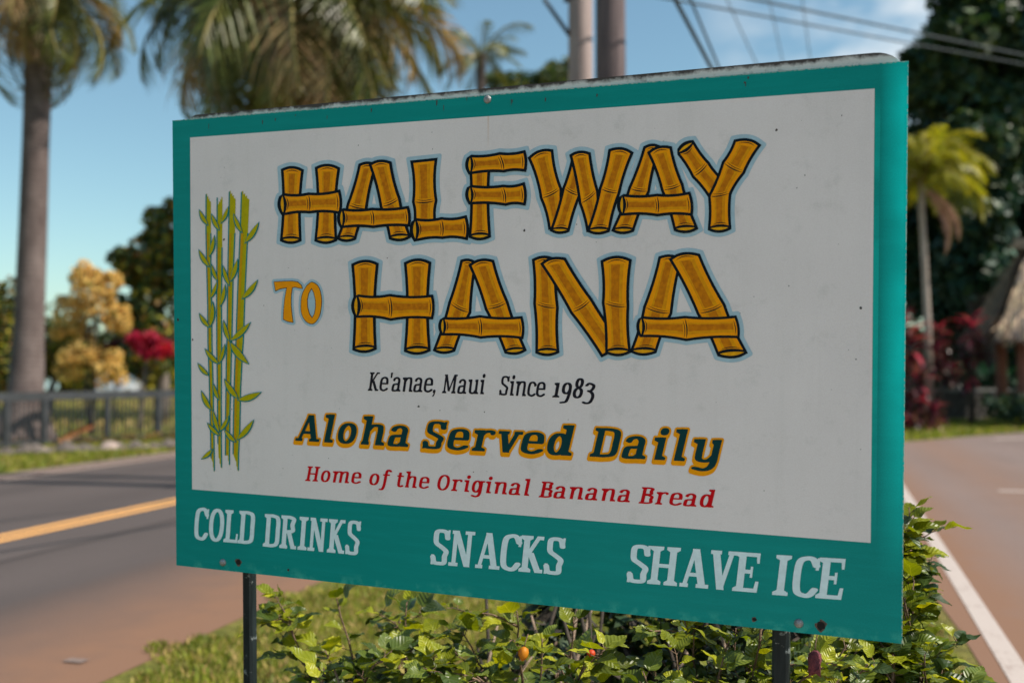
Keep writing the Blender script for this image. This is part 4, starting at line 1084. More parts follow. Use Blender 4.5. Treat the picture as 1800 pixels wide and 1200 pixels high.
def lump(px, py, d, rx, rz, w=None, ry=None):
    """an ellipsoid lump of foliage: where it stands and its half sizes in metres"""
    l = (at(px, py, d), (rx, ry or rx, rz)); return l + ((w,) if w else ())

# ---- palms
def frond_mesh(name, L, n, leaf, droop, hang, mats, width=0.035, e0=0.9, mi=0):
    V = []; rach = MB(); p = Vector((0, 0, 0)); a = e0; st = L / n; pts = [p.copy()]; dirs = []
    for i in range(n):
        a -= droop / n * (0.5 + 1.1 * i / n); d = Vector((math.cos(a), 0, math.sin(a))); dirs.append(d); p = p + d * st; pts.append(p.copy())
    rr = random.Random(name)
    for i in range(2, n + 1):
        t = i / n; d = dirs[i - 1]; ll = leaf * (math.sin(math.pi * min(1, 0.12 + t * 0.9)) ** 0.6) * rr.uniform(0.8, 1.1)
        for s in (-1, 1):
            for rep in (0, 1):
                side = (Vector((0, s, 0)) * (1 - 0.35 * t) + d * (0.45 + 0.6 * t) + Vector((0, 0, rr.uniform(-.15, .25)))).normalized()
                q0 = pts[i] - d * st * 0.5 * rep; prev = q0; dr = side.copy(); w = width
                for k in range(3):
                    dr = (dr + Vector((0, 0, -hang * (0.35 + 0.4 * k) * rr.uniform(.7, 1.3)))).normalized(); q = prev + dr * ll / 3
                    wn = dr.cross(Vector((0, 0, 1))); wn = (wn if wn.length > 0.1 else Vector((1, 0, 0))).normalized() * 0.7 + Vector((0, 0, 0.5)); w2 = width * (1, 0.75, 0.1)[k]
                    V.append([prev - wn * w / 2, prev + wn * w / 2, q + wn * w2 / 2, q - wn * w2 / 2]); prev = q; w = w2
    b = MB()
    for q in V: b.poly(q, mi)
    b.tube(pts, [0.035 * L / 2.5 * (1 - 0.85 * i / n) + 0.003 for i in range(n + 1)], 5, 1)
    return b.mesh(name, mats)
M_frond = mat('palm_frond_green', (0.12, 0.13, 0.02), 0.4, (0.022, 0.036, 0.012), 2, island=0.5, trans=T((1.5, 1.4, .6), .22))
M_frondlit = mat('palm_frond_tan', (0.42, 0.28, 0.13), 0.45, (0.15, 0.11, 0.04), 2, island=0.35, trans=T((1.3, 1.1, .8), .3))
M_frondyel = mat('palm_frond_yellow', (0.42, 0.37, 0.02), 0.4, (0.15, 0.17, 0.015), 2, island=0.3, trans=T((1.3, 1.3, .6), .4))
M_rachis = mat('palm_rachis', (0.28, 0.22, 0.06), 0.6)
M_dead = mat('dead_palm_fibre', (0.24, 0.10, 0.035), 0.9, (0.10, 0.04, 0.02), 4, island=0.35, trans=T((1.2, 1, .8), .25))
M_pinkdead = mat('dried_pink_frond', (0.66, 0.44, 0.36), 0.7, (0.36, 0.18, 0.13), 4, island=0.25, trans=T((1.2, 1, .9), .25))
def mat_palmtrunk(name, base, dark, ring=9.0):
    m, t, p, vec = newmat(name, 0.9, 0.15)
    sx = t.nodes.new('ShaderNodeSeparateXYZ'); t.links.new(vec, sx.inputs[0])
    n1 = noise(t, vec, 3, 6, stretch=(1, 1, .5)); n2 = noise(t, vec, 1.2, 3)
    r = math_(t, 'SINE', math_(t, 'MULTIPLY', math_(t, 'ADD', sx.outputs[2], math_(t, 'MULTIPLY', n2, 0.15)), ring * 6.283))
    c = ramp_node(t, n1, [(0.3, tuple(dark) + (1,)), (0.7, tuple(base) + (1,))])
    c = mixc(t, ramp_node(t, r, [(0.6, g1(0)), (0.95, g1(0.5))]), c, tuple(x * 0.5 for x in dark))
    t.links.new(c, p.inputs['Base Color'])
    b = t.nodes.new('ShaderNodeBump'); b.inputs['Strength'].default_value = 0.7; b.inputs['Distance'].default_value = 0.03
    t.links.new(n1, b.inputs['Height']); t.links.new(b.outputs[0], p.inputs['Normal']); return m
M_ptrunk = mat_palmtrunk('grey_palm_trunk', (0.20, 0.155, 0.145), (0.085, 0.062, 0.058))
M_ptrunk2 = mat_palmtrunk('pale_palm_trunk', (0.50, 0.42, 0.36), (0.30, 0.24, 0.20), 6)
def palm(name, label, pts, rad, fronds, n, L, seed, tm, spread=(0.25, 1.25), group=None, dead=None, roll=0.5, az=None):
    """pts: trunk centre line from the ground up"""
    e = empty(name, pts[0], label, 'palm tree', group); rr = random.Random(seed); o = Vector(pts[0])
    b = MB(); b.tube([Vector(p) - o for p in pts], rad, 16); b.build('trunk', tm, e)
    top = Vector(pts[-1]) - o; z0 = top.z - 0.1
    for i in range(n):
        a = i * 2.399963 + rr.uniform(-.2, .2) if az is None else az[i % len(az)] + rr.uniform(-.15, .15)
        f = link('frond', rr.choice(fronds), e, top + Vector((math.cos(a) * rad[-1] * .7, math.sin(a) * rad[-1] * .7, -0.25 * i / n)))
        t = i / n; tilt = spread[0] + (spread[1] - spread[0]) * t + rr.uniform(-.12, .12)
        f.rotation_euler = Euler3(a, tilt, rr.uniform(-roll, roll)); s = L * rr.uniform(0.72, 1.12); f.scale = (s, s, s)
    if dead:
        for i in range(dead[1]):
            a = dead[2][0] + rr.uniform(0, 1) * (dead[2][1] - dead[2][0]); f = link('dead_frond', dead[0], e, top + Vector((math.cos(a) * rad[-1], math.sin(a) * rad[-1], -0.3)))
            f.rotation_euler = Euler3(a, (1.35 if dead[0] is FP else 1.7) + rr.uniform(-.15, .15), 0); s = dead[3] * rr.uniform(.8, 1.1); f.scale = (s, s, s); f['label'] = 'withered hanging palm frond'
    return e
from mathutils import Euler
def Euler3(a, tilt, roll):
    return (Matrix.Rotation(a, 3, 'Z') @ Matrix.Rotation(tilt, 3, 'Y') @ Matrix.Rotation(roll, 3, 'X')).to_euler()
FR = [frond_mesh('frond_%s' % k, 1.0, 17, lf, dr, hg, [M_frond if k != 'tan' else M_frondlit, M_rachis], 0.014, 0.6) for k, lf, dr, hg in (('arched', 0.36, 1.5, 0.35), ('drooping', 0.42, 1.9, 0.55), ('tan', 0.40, 1.7, 0.5), ('upright', 0.34, 1.1, 0.25), ('loose', 0.44, 1.6, .75))]
FY = [frond_mesh('frond_%s' % k, 1.0, 18, lf, dr, hg, [M_frondyel, M_rachis], 0.018, 0.8) for k, lf, dr, hg in (('golden', 0.36, 2.4, 0.9), ('golden_long', 0.44, 2.8, 1.1))]
FD = frond_mesh('frond_dead', 1.0, 22, 0.3, 0.5, 1.0, [M_dead, M_rachis], 0.03, 0.3)
FP = frond_mesh('frond_pink', 1.0, 26, 0.15, 1.3, 1.4, [M_pinkdead, M_rachis], 0.022, 0.7)
def P3(l, d): return [at(x, y, d) for x, y in l]
def trunkline(l, d):
    p = P3(l, d); p[0].z = 0.0; return p
palm('palm_tree', 'tall grey ringed palm whose flared trunk stands behind the fence at the left', trunkline([(40, 790), (42, 760), (45, 700), (50, 600), (54, 500), (58, 400), (63, 250), (68, 100), (73, -35)], 22.3),
     [0.85, 0.62, 0.37, 0.31, 0.295, 0.285, 0.27, 0.28, 0.31], FR, 44, 2.6, 3, M_ptrunk, (-0.2, 1.45), 'palms against the sky', dead=(FD, 18, (2.2, 4.4), 1.5))
palm('palm_tree', 'big spreading palm with a brown trunk above the middle of the sign', trunkline([(555, 740), (550, 500), (545, 190), (542, 60), (540, -10)], 36.0),
     [0.60, 0.5, 0.4, 0.38, 0.4], FR, 60, 6.9, 11, mat_palmtrunk('brown_palm_trunk', (0.16, 0.11, 0.08), (0.07, 0.05, 0.04)), (-0.3, 1.35), 'palms against the sky')
palm('palm_tree', 'palm crown at the top edge of the photo between the tall trunk and the spreading palm', trunkline([(345, 720), (342, 400), (338, 60), (337, -60), (336, -110)], 24.0),
     [0.30, 0.26, 0.2, 0.19, 0.2], FR, 26, 3.0, 23, M_ptrunk, (0.0, 1.6), 'palms against the sky', dead=None) if False else None
palm('palm_tree', 'small distant palm peeping over the sign right of the spreading palm', trunkline([(846, 700), (846, 400), (845, 150), (846, 95)], 47.0),
     [0.3, 0.26, 0.22, 0.22], FR[:1] + FR[3:], 18, 2.7, 5, M_ptrunk, (-0.6, 0.9), 'palms against the sky')
palm('palm_tree', 'palm behind the spreading palm whose fronds fill the top edge left of it', trunkline([(470, 740), (466, 400), (460, 60), (458, -30)], 37.5),
     [0.60, 0.5, 0.4, 0.4], FR, 46, 6.0, 31, M_ptrunk, (-0.2, 1.5), 'palms against the sky')
# palm right of the sign: golden arching fronds, a withered pinkish one
palm('palm_tree', 'small golden palm with arching fronds and a withered pink frond beside the thatched hut', trunkline([(1634, 745), (1632, 600), (1626, 480), (1620, 370), (1621, 312)], 30.5),
     [0.13, 0.105, 0.095, 0.095, 0.12], FY, 26, 2.5, 8, M_ptrunk2, (-1.15, 0.35), dead=(FP, 3, (-0.5, -0.05), 2.3), roll=0.5)

# ---- trees on the left, far side of the park
grp = 'trees along the far side of the park'
tree('flowering_shrub', 'tall shrub covered in cream yellow blossom behind the fence', 'shrub', (at(160, 700, 26).x, 26), 
     [lump(160, 520, 26, .75, .65, 3), lump(120, 560, 26, .5, .6, 2), lump(205, 560, 26, .45, .5, 2), lump(150, 480, 26, .4, .35, 1.2), lump(190, 500, 26, .4, .35, 1.2), lump(150, 620, 26, .6, .55, 2), lump(190, 650, 26, .55, .45, 1.5), lump(125, 640, 26, .45, .5, 1)],
     9000, 0.075, [M_cream, M_leafrust, M_leafmid], [0.78, 0.10, 0.12], 0.055, bark=M_barkdark, stems=3, shell=0.75)
tree('leafy_tree', 'dark green and rust coloured tree touching the left border of the sign', 'tree', (at(285, 690, 33).x, 33),
     [lump(265, 450, 33, 1.1, 1.0, 3), lump(310, 420, 33, 1.2, 1.3, 3), lump(240, 480, 33, .7, .7, 2), lump(290, 540, 33, 1.3, 1.3, 3), lump(230, 560, 33, .8, .9, 2), lump(340, 500, 33, 1.4, 1.8, 3), lump(300, 370, 33, .5, .45, .6), lump(255, 620, 33, 1.2, .8, 2)],
     13000, 0.15, [M_leafmid, M_leafyel, M_leafrust, M_leafdark], [0.3, 0.22, 0.16, 0.32], 0.22, grp, shell=0.7)
tree('leafy_tree', 'olive and yellow tree at the left edge of the photo behind the palm trunk', 'tree', (at(-15, 690, 31).x, 31),
     [lump(-5, 560, 31, 1.0, 1.1, 3), lump(-50, 530, 31, 1.2, 1.2, 3), lump(20, 620, 31, .8, .9, 2), lump(-30, 640, 31, 1.2, 1.0, 2)],
     9000, 0.14, [M_leafmid, M_leafyel, M_leafrust, M_leafdark], [0.3, 0.25, 0.15, 0.3], 0.2, grp, shell=0.7)
tree('leafy_tree', 'low yellow green tree behind the tall palm trunk and the cream shrub', 'tree', (at(85, 690, 38).x, 38),
     [lump(75, 610, 38, 1.2, 1.1, 3), lump(120, 620, 38, 1.1, .9, 3), lump(45, 640, 38, 1.2, .8, 2), lump(200, 610, 38, 1.2, 0.9, 2)],
     8000, 0.14, [M_leafmid, M_leafyel, M_leafrust], [0.35, 0.4, 0.25], 0.16, grp, shell=0.7)
tree('ti_plant', 'shrub with crimson red leaves behind the fence beside the sign border', 'shrub', (at(247, 690, 28).x, 28),
     [lump(240, 597, 28, .16, .14, 2), lump(256, 608, 28, .18, .14, 2), lump(272, 600, 28, .14, .12, 1), lump(282, 618, 28, .20, .12, 2), lump(262, 622, 28, .14, .1, 1), lump(295, 610, 28, .14, .14, 1), lump(262, 592, 28, .1, .1, .6)], 620, 0.17, [M_magenta], None, 0.07, stems=1, long=2.4)
tree('ti_plant', 'small dark red shrub between the cream shrub and the silver car', 'shrub', (at(205, 690, 34).x, 34),
     [lump(205, 612, 34, .35, .25, 3), lump(196, 622, 34, .3, .25, 2)], 500, 0.14, [mat('dark_red_leaf', (0.22, 0.02, 0.02), 0.6, (0.12, 0.01, 0.012), 3, island=.3)], None, 0.05, long=2.4)
hl = [lump(x, 655 + (x % 3) * 3, 88, 4.2, 2.6 + (x % 5) * .3) for x in range(-160, 420, 45)]
tag(crown('far_hedge', None, hl, 16000, 0.40, [M_leafyel, M_leafmid, M_leafdark], [0.5, 0.35, .15]), 'yellow green bank of shrubs at the far end of the park', 'hedge', kind='stuff')
hl = [lump(x, 645 - 14 * math.sin(x * .013), 140, 11, 6.5 + 2.0 * math.sin(x * 0.021)) for x in range(-500, 2600, 95)]
tag(crown('distant_treeline', None, hl, 26000, 1.0, [M_leafmid, M_leafdark, M_leafrust], [0.5, 0.35, .15]), 'far line of trees closing the view beyond the park', 'treeline', kind='stuff')
tree('leafy_tree', 'round green treetop just above the sign beside the utility poles', 'tree', (at(935, 690, 60).x, 60),
     [lump(895, 150, 60, 2.0, .9, 2), lump(945, 152, 60, 2.1, 1.1, 2), lump(992, 138, 60, 1.3, 1.4, 2), lump(970, 150, 60, 1.6, 1.2, 2), lump(930, 230, 60, 4, 2.6, 4), lump(1060, 250, 60, 3.2, 2.6, 3)],
     9000, 0.22, [M_leafmid, M_leafyel, M_leafdark], [0.5, 0.15, .35], 0.35, shell=0.7)

# ---- big dark trees on the right
rgrp = 'tall dark trees behind the hut'
def big(label, px, d, lumps, n, mats, pr): 
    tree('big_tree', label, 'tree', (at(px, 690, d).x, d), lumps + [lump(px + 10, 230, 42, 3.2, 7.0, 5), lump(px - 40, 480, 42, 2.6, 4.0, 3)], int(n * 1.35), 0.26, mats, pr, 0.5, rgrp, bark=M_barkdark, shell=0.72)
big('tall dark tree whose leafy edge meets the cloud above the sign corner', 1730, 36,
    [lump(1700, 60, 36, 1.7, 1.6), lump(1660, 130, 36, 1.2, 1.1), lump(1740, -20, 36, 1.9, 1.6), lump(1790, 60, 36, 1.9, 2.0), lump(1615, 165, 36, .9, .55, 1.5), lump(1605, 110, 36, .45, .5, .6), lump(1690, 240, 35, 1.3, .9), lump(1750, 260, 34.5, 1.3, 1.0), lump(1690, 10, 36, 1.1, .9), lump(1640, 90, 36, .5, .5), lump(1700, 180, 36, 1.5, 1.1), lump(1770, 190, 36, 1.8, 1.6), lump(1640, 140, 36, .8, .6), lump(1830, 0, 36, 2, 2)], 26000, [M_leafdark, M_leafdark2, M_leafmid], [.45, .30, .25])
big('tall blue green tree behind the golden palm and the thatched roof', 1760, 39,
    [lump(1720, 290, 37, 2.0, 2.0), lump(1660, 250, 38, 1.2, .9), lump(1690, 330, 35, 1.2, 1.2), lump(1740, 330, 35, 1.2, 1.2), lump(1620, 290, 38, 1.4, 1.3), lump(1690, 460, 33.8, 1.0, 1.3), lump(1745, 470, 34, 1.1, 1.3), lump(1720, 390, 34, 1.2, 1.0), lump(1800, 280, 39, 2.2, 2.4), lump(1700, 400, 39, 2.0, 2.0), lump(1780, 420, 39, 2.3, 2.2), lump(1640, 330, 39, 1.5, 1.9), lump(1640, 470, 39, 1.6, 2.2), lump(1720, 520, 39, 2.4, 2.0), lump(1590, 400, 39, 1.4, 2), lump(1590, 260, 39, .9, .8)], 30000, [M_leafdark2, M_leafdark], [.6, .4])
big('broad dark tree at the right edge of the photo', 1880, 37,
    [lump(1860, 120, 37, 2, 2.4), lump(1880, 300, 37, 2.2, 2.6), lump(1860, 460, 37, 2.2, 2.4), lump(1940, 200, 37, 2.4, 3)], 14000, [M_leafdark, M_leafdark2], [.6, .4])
# hedges and understorey on the right
hl = [lump(x, 650, 36.5 + (x % 2), 1.5, 1.6, None, .8) for x in range(1560, 1980, 40)]
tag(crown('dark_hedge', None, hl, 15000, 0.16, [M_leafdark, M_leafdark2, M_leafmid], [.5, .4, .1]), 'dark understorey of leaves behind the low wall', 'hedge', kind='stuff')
M_fern = mat('fern_green', (0.045, 0.14, 0.075), 0.5, (0.02, 0.08, 0.05), 2, island=0.35, trans=T((1, 1.2, .8), .3))
e = empty('fern_clump', at(1745, 690, 34.5) * 1.0, 'bank of blue green ferns above the low wall beside the hut post', 'fern'); e.location.z = 0
fm = frond_mesh('fern_frond', 1.0, 16, 0.16, 1.6, .3, [M_fern, M_fern], 0.05, 1.1)
for k in range(60):
    f = link('frond', fm, e, Vector((random.uniform(-.9, .9), random.uniform(-.3, .3), random.uniform(.9, 1.5)))); f.rotation_euler = Euler3(random.uniform(0, 6.28), random.uniform(-.5, .2), 0); s = random.uniform(.6, 1.0); f.scale = (s, s, s)
# low stone wall with a cap
M_wall = mat('dark_stone_wall', (0.075, 0.065, 0.06), 0.9, (0.03, 0.028, 0.026), 4, 0.8)
M_cap = mat('wall_cap_stone', (0.20, 0.20, 0.20), 0.85, (0.11, 0.11, 0.11), 5, 0.4)
w0, w1 = at(1560, 690, 33.0), at(1960, 690, 35.5); w0.z = w1.z = 0; wd = (w1 - w0); wl = wd.length; wa = math.atan2(wd.y, wd.x)
e = empty('low_wall', w0, 'low dark stone wall with a paler cap behind the red ti plants', 'wall', rz=wa)
sm = []
for k in range(4):
    b = MB(); r_ = random.Random(k); P_ = []
    b.box((0, 0, 0), (0.40, 0.36, 0.20)); b.v = [(x * r_.uniform(.86, 1.02), y * r_.uniform(.9, 1.1), z * r_.uniform(.86, 1.02)) for x, y, z in b.v]; sm.append(b.mesh('stone', [M_wall]))
b = MB(); b.box((wl / 2, 0, .46), (wl, .28, .92)); b.build('wall_core', M_wall, e)
for row in range(4):
    x = 0.2 * (row % 2)
    while x < wl:
        s = link('stone', random.choice(sm), e, Vector((x, 0, 0.13 + row * 0.225))); s.scale = (random.uniform(.85, 1.05), 1, 1); x += 0.42
b = MB(); b.box((wl / 2, 0, 1.0), (wl + .1, .46, .09)); b.build('cap', M_cap, e)
# grasses and low plants under the hut post
tag(crown('low_shrub', None, [lump(x, 718, 29, .5, .46, None, .4) for x in (1755, 1785, 1815, 1850)], 2500, 0.10, [M_leafdark2, M_leafmid, M_leafdark], [.5, .2, .3]), 'low dark leafy shrub in front of the hut post', 'shrub')

# ---- ti plants (cordylines)
def ti_leaf(mats):
    b = MB(); L_, w = 1.0, 0.13
    for s in range(4):
        a, c = s / 4, (s + 1) / 4
        f = lambda t: w * math.sin(math.pi * min(1, .08 + t * .92)) ** 0.8
        z = lambda t: -0.55 * t * t
        for sg in (-1, 1):
            b.poly([(a * L_, 0, z(a) - 0.0), (c * L_, 0, z(c)), (c * L_, sg * f(c), z(c) + f(c) * .4), (a * L_, sg * f(a), z(a) + f(a) * .4)][::sg], 0)
    return b.mesh('leaf', mats)
M_ti = mat('burgundy_ti_leaf', (0.075, 0.012, 0.024), 0.28, (0.03, 0.006, 0.014), 4, island=.3, spec=0.6, trans=T((1.5, .8, 1), .25))
M_ti2 = mat('rose_ti_leaf', (0.48, 0.06, 0.10), 0.3, (0.20, 0.02, 0.04), 4, island=.3, spec=0.6, trans=T((1.3, .8, 1), .3))
M_ti3 = mat('bronze_ti_leaf', (0.28, 0.12, 0.07), 0.3, (0.14, 0.05, 0.03), 4, island=.3, spec=0.6, trans=T((1.3, .8, 1), .3))
TL_ = [ti_leaf([m]) for m in (M_ti, M_ti2, M_ti3)]
def ti(label, d, heads, seed, base):
    rr = random.Random(seed); d = d * 1.28; heads = [(a_, b_, c_ * 1.22, m_) for a_, b_, c_, m_ in heads]; o = at(base, 700, d); o.z = 0; e = empty('ti_plant', o, label, 'ti plant', 'red ti plants beside the parking lot')
    b = MB()
    for (px, py, s, mix) in heads:
        t = at(px, py, d + rr.uniform(-.4, .4)) - o; q = Vector((t.x * .4, t.y * .4, t.z * .5)); b.tube([Vector((t.x * .2, t.y * .2, 0)), q, t], [.04, .03, .02], 6)
        for k in range(34):
            z = k / 34; f = link('leaf', TL_[rr.choices((0, 1, 2), mix if z < .3 else (12, 1, 1))[0]], e, t + Vector((0, 0, -s * 1.1 * z)))
            f.rotation_euler = Euler3(k * 2.4 + rr.uniform(-.3, .3), -1.15 + 1.5 * z + rr.uniform(-.2, .2), 0); q_ = s * rr.uniform(.8, 1.1); f.scale = (q_, q_, q_)
    b.build('stem', M_barkdark, e)
ti('ti plant with a bright rose crown left of the thatched roof', 23.5, [(1708, 566, .44, (2, 5, 1)), (1700, 640, .40, (12, 1, 1)), (1722, 600, .34, (8, 2, 1))], 1, 1706)
ti('ti plant with a scarlet and purple head below the golden palm', 23.0, [(1652, 580, .34, (3, 5, 1)), (1645, 615, .38, (12, 1, 1)), (1672, 645, .30, (12, 1, 1))], 2, 1655)
ti('bronze and burgundy ti plant close against the right border of the sign', 22.0, [(1602, 590, .48, (2, 2, 5)), (1610, 650, .45, (4, 3, 2)), (1596, 700, .42, (6, 2, 1)), (1622, 700, .42, (6, 2, 1)), (1585, 560, .4, (3, 3, 2))], 3, 1605)
ti('low dark burgundy ti plant at the grass edge by the sign', 21.5, [(1640, 715, .36, (8, 1, 1)), (1600, 735, .34, (8, 1, 1))], 4, 1625)

# ---- thatched hut
M_thatch = mat('pale_thatch', (0.62, 0.46, 0.30), 0.95, (0.20, 0.14, 0.10), 6, island=.5)
M_thatchd = mat('grey_old_thatch', (0.17, 0.15, 0.14), 0.95, (0.08, 0.07, 0.07), 6, 0.6)
M_postred = mat('red_brown_post', (0.30, 0.12, 0.075), 0.8, (0.18, 0.07, 0.05), 4, .4, stretch=(1, 1, .2))
M_log = mat('pale_ridge_log', (0.48, 0.38, 0.30), 0.8, (0.30, 0.23, 0.18), 5, .4)
hd = 31.0; hc = at(1874, 700, hd); hc.z = 0
e = empty('thatched_hut', hc, 'open hut with a shaggy thatched roof and red brown posts at the right edge', 'hut', rz=R(-14))
ez, az_ = at(0, 575, hd).z, at(0, 432, hd).z; hs = 2.15; rl = 0.9
b = MB()
C4 = [Vector((-hs, -hs, ez)), Vector((hs, -hs, ez)), Vector((hs, hs, ez)), Vector((-hs, hs, ez))]; r0, r1 = Vector((-rl, 0, az_)), Vector((rl, 0, az_))
b.poly([C4[0], C4[1], r1, r0]); b.poly([C4[1], C4[2], r1]); b.poly([C4[2], C4[3], r0, r1]); b.poly([C4[3], C4[0], r0])
dn = Vector((0, 0, -.16)); b.poly([C4[3] + dn, C4[2] + dn, C4[1] + dn, C4[0] + dn])
for i in range(4): b.poly([C4[i] + dn, C4[(i + 1) % 4] + dn, C4[(i + 1) % 4], C4[i]])
roof = b.build('roof', M_thatchd, e)
V = []
rr = np.random.default_rng(5)
faces = [(C4[0], C4[1], r1, r0, 5200), (C4[3], C4[0], r0, r0, 2600), (C4[1], C4[2], r1, r1, 1200)]
for (A_, B_, C_, D_, n) in faces:
    A_, B_, C_, D_ = [np.array(x) for x in (A_, B_, C_, D_)]; nn = np.cross(B_ - A_, D_ - A_); nn = nn / np.linalg.norm(nn)
    s = rr.uniform(0, 1, n); t = rr.uniform(0, 1, n) ** 1.2; t[: n // 4] = rr.uniform(0, .05, n // 4)
    bt = A_ + (B_ - A_) * s[:, None]; tp = D_ + (C_ - D_) * s[:, None]; P_ = bt + (tp - bt) * t[:, None]
    dwn = unit(bt - tp + 1e-6) + rr.normal(size=(n, 3)) * .13 + np.array([0, 0, -.25]); dwn = unit(dwn); ln = rr.uniform(.35, .85, (n, 1)); wv = unit(B_ - A_) * rr.uniform(.008, .035, (n, 1))
    off = nn * rr.uniform(.01, .22, (n, 1)); P0 = P_ + off; P1 = P0 + dwn * ln + nn * rr.uniform(.0, .06, (n, 1))
    q = np.stack([P0 - wv, P0 + wv, P1 + wv * .5, P1 - wv * .5], 1); V.append(q)
V = np.concatenate(V); o = link('thatch', quads_mesh('thatch', V, [M_thatch, M_thatchd], rr.choice(2, len(V), p=[.62, .38])), roof); o['kind'] = 'stuff'
b = MB(); b.tube([(-rl - .45, -.05, az_ + .14), (rl + .6, .0, az_ + .16)], .085, 10); b.build('ridge_log', M_log, e)
b = MB(); b.tube([(-rl - .6, -.22, az_ - .02), (rl + .4, -.2, az_ + .02)], .06, 10); b.build('ridge_log', M_log, e)
for x, y in ((-1.45, -1.5), (1.45, -1.5), (-1.45, 1.5), (1.45, 1.5)):
    b = MB(); b.tube([(x * .98, y, 0), (x, y, 1.2), (x * 1.02, y, ez + .1)], [.19, .17, .16], 12); b.build('post', M_postred, e)

# ------------------------------------------------------------------ poles and wires
M_pole = mat('pale_weathered_pole_wood', (0.42, 0.33, 0.31), 0.85, (0.28, 0.21, 0.20), 6, .5, stretch=(3, 3, .15), bscale=9)
M_pole2 = mat('dark_weathered_pole_wood', (0.17, 0.125, 0.125), 0.85, (0.085, 0.06, 0.065), 6, .6, stretch=(3, 3, .15), bscale=9)
M_iron = mat('galvanised_bracket', (0.10, 0.10, 0.11), 0.6, metal=.4)
p1 = at(1021, 300, 14.2); p1.z = 0
e = empty('utility_pole', p1, 'pale weathered wooden utility pole, left one of the pair above the sign', 'utility pole', 'pair of utility poles behind the sign')
b = MB(); b.tube([(0, 0, -.0), (0, 0, 6), (0, 0, 13)], [.185, .165, .15], 20); b.build('pole', M_pole, e)
b = MB(); b.box((-.17, -.05, at(0, 4, 14.2).z + .05), (.12, .1, .12)); b.tube([(-.15, -.05, 6.1), (-.5, -.05, 6.6)], .03, 6); b.build('bracket', M_iron, e)
p2 = at(1074, 300, 13.2); p2.z = 0
e = empty('utility_pole', p2, 'dark weathered wooden utility pole, right one of the pair above the sign', 'utility pole', 'pair of utility poles behind the sign')
b = MB(); b.tube([(0, 0, 0), (0.0, 0, 6), (0.0, 0, 13)], [.215, .188, .175], 20); b.build('pole', M_pole2, e)
b = MB(); b.box((.0, -.19, 6.9), (.5, .08, .1)); b.build('crossarm_bracket', M_iron, e)
M_wire = mat('dark_cable', (0.035, 0.045, 0.05), 0.6); M_wire2 = mat('grey_cable', (0.16, 0.17, 0.18), 0.5)
def wire(pa, da, pb, db, r, label, m=M_wire, ext=(0.3, 0.6), sag=0.0):
    A_, B_ = at(pa[0], pa[1], da), at(pb[0], pb[1], db); d = B_ - A_
    if ext is None: ext = (max(0, (12.5 - A_.z) / -d.z), max(0, B_.z / -d.z))    # from the pole tops down to the ground
    s, t = A_ - d * ext[0], B_ + d * ext[1]
    pts = [s.lerp(t, k / 14) - Vector((0, 0, sag * 4 * (k / 14) * (1 - k / 14))) for k in range(15)]
    mid = pts[0].copy(); b = MB(); b.tube([p - mid for p in pts], r, 6); tag(b.build('cable', m, None, mid), label, 'cable', 'overhead cables')
wire((1187, 0), 11.0, (1248, 115), 12.5, .026, 'thickest dark guy wire dropping steeply from the top edge right of the poles', ext=None)
wire((1214, 0), 13.5, (1261, 113), 15, .018, 'thinner cable running close beside the thick guy wire', ext=None)
wire((1278, 0), 20, (1326, 105), 22, .013, 'faint steep cable third from the poles', m=M_wire2, ext=None)
wire((1352, 0), 24, (1374, 100), 25, .012, 'faint almost upright cable fourth from the poles', m=M_wire2, ext=None)
wire((1410, 0), 24, (1423, 95), 25, .012, 'faint almost upright cable nearest the tree', m=M_wire2, ext=None)
wire((1168, -3), 16, (1640, 84), 24, .019, 'lower of the two long cables crossing the sky to the dark tree', ext=(.19, 4))
wire((1308, -4), 16, (1605, 57), 21, .021, 'upper of the two long cables crossing the sky to the dark tree', ext=(.51, 6))

# ------------------------------------------------------------------ fence
M_rail = mat('dark_grey_fence_paint', (0.05, 0.053, 0.06), 0.6, (0.028, 0.03, 0.033), 3, .2)
f0, f1 = ground(0, 793), ground(300, 772); fd = (f1 - f0).normalized(); fs = f0 - fd * 4.0; FL = 17.0; fa = math.atan2(fd.y, fd.x)
e = empty('fence', fs, 'dark grey railing fence with a broad top rail along the park', 'fence', rz=fa)
b = MB(); b.box((FL / 2, 0, 1.07), (FL, .09, .17)); b.build('top_rail', M_rail, e)
b = MB(); b.box((FL / 2, 0, .14), (FL, .05, .06)); b.build('bottom_rail', M_rail, e)
b = MB(); b.box((0, 0, .56), (.10, .10, 1.12)); pm = b.mesh('post', [M_rail])
b = MB(); b.box((0, 0, .57), (.022, .022, .84)); km = b.mesh('picket', [M_rail])
def fx(px):
    r_ = ray(px, 700); A2 = np.array([[fd.x, -r_.x], [fd.y, -r_.y]]); s_ = np.linalg.solve(A2, np.array([-fs.x, -fs.y])); return s_[0]
posts = [fx(12), fx(78), fx(188), fx(278)]; st = posts[2] - posts[1]
while posts[-1] < FL - 1.3: posts.append(posts[-1] + 1.45)
posts = [posts[0] - 1.4, posts[0] - 2.8] + posts
for x in posts:
    if 0 <= x <= FL: link('post', pm, e, Vector((x, 0, 0)))
x = .06
while x < FL:
    if min(abs(x - p) for p in posts) > .07: link('picket', km, e, Vector((x, 0, 0)))
    x += .105
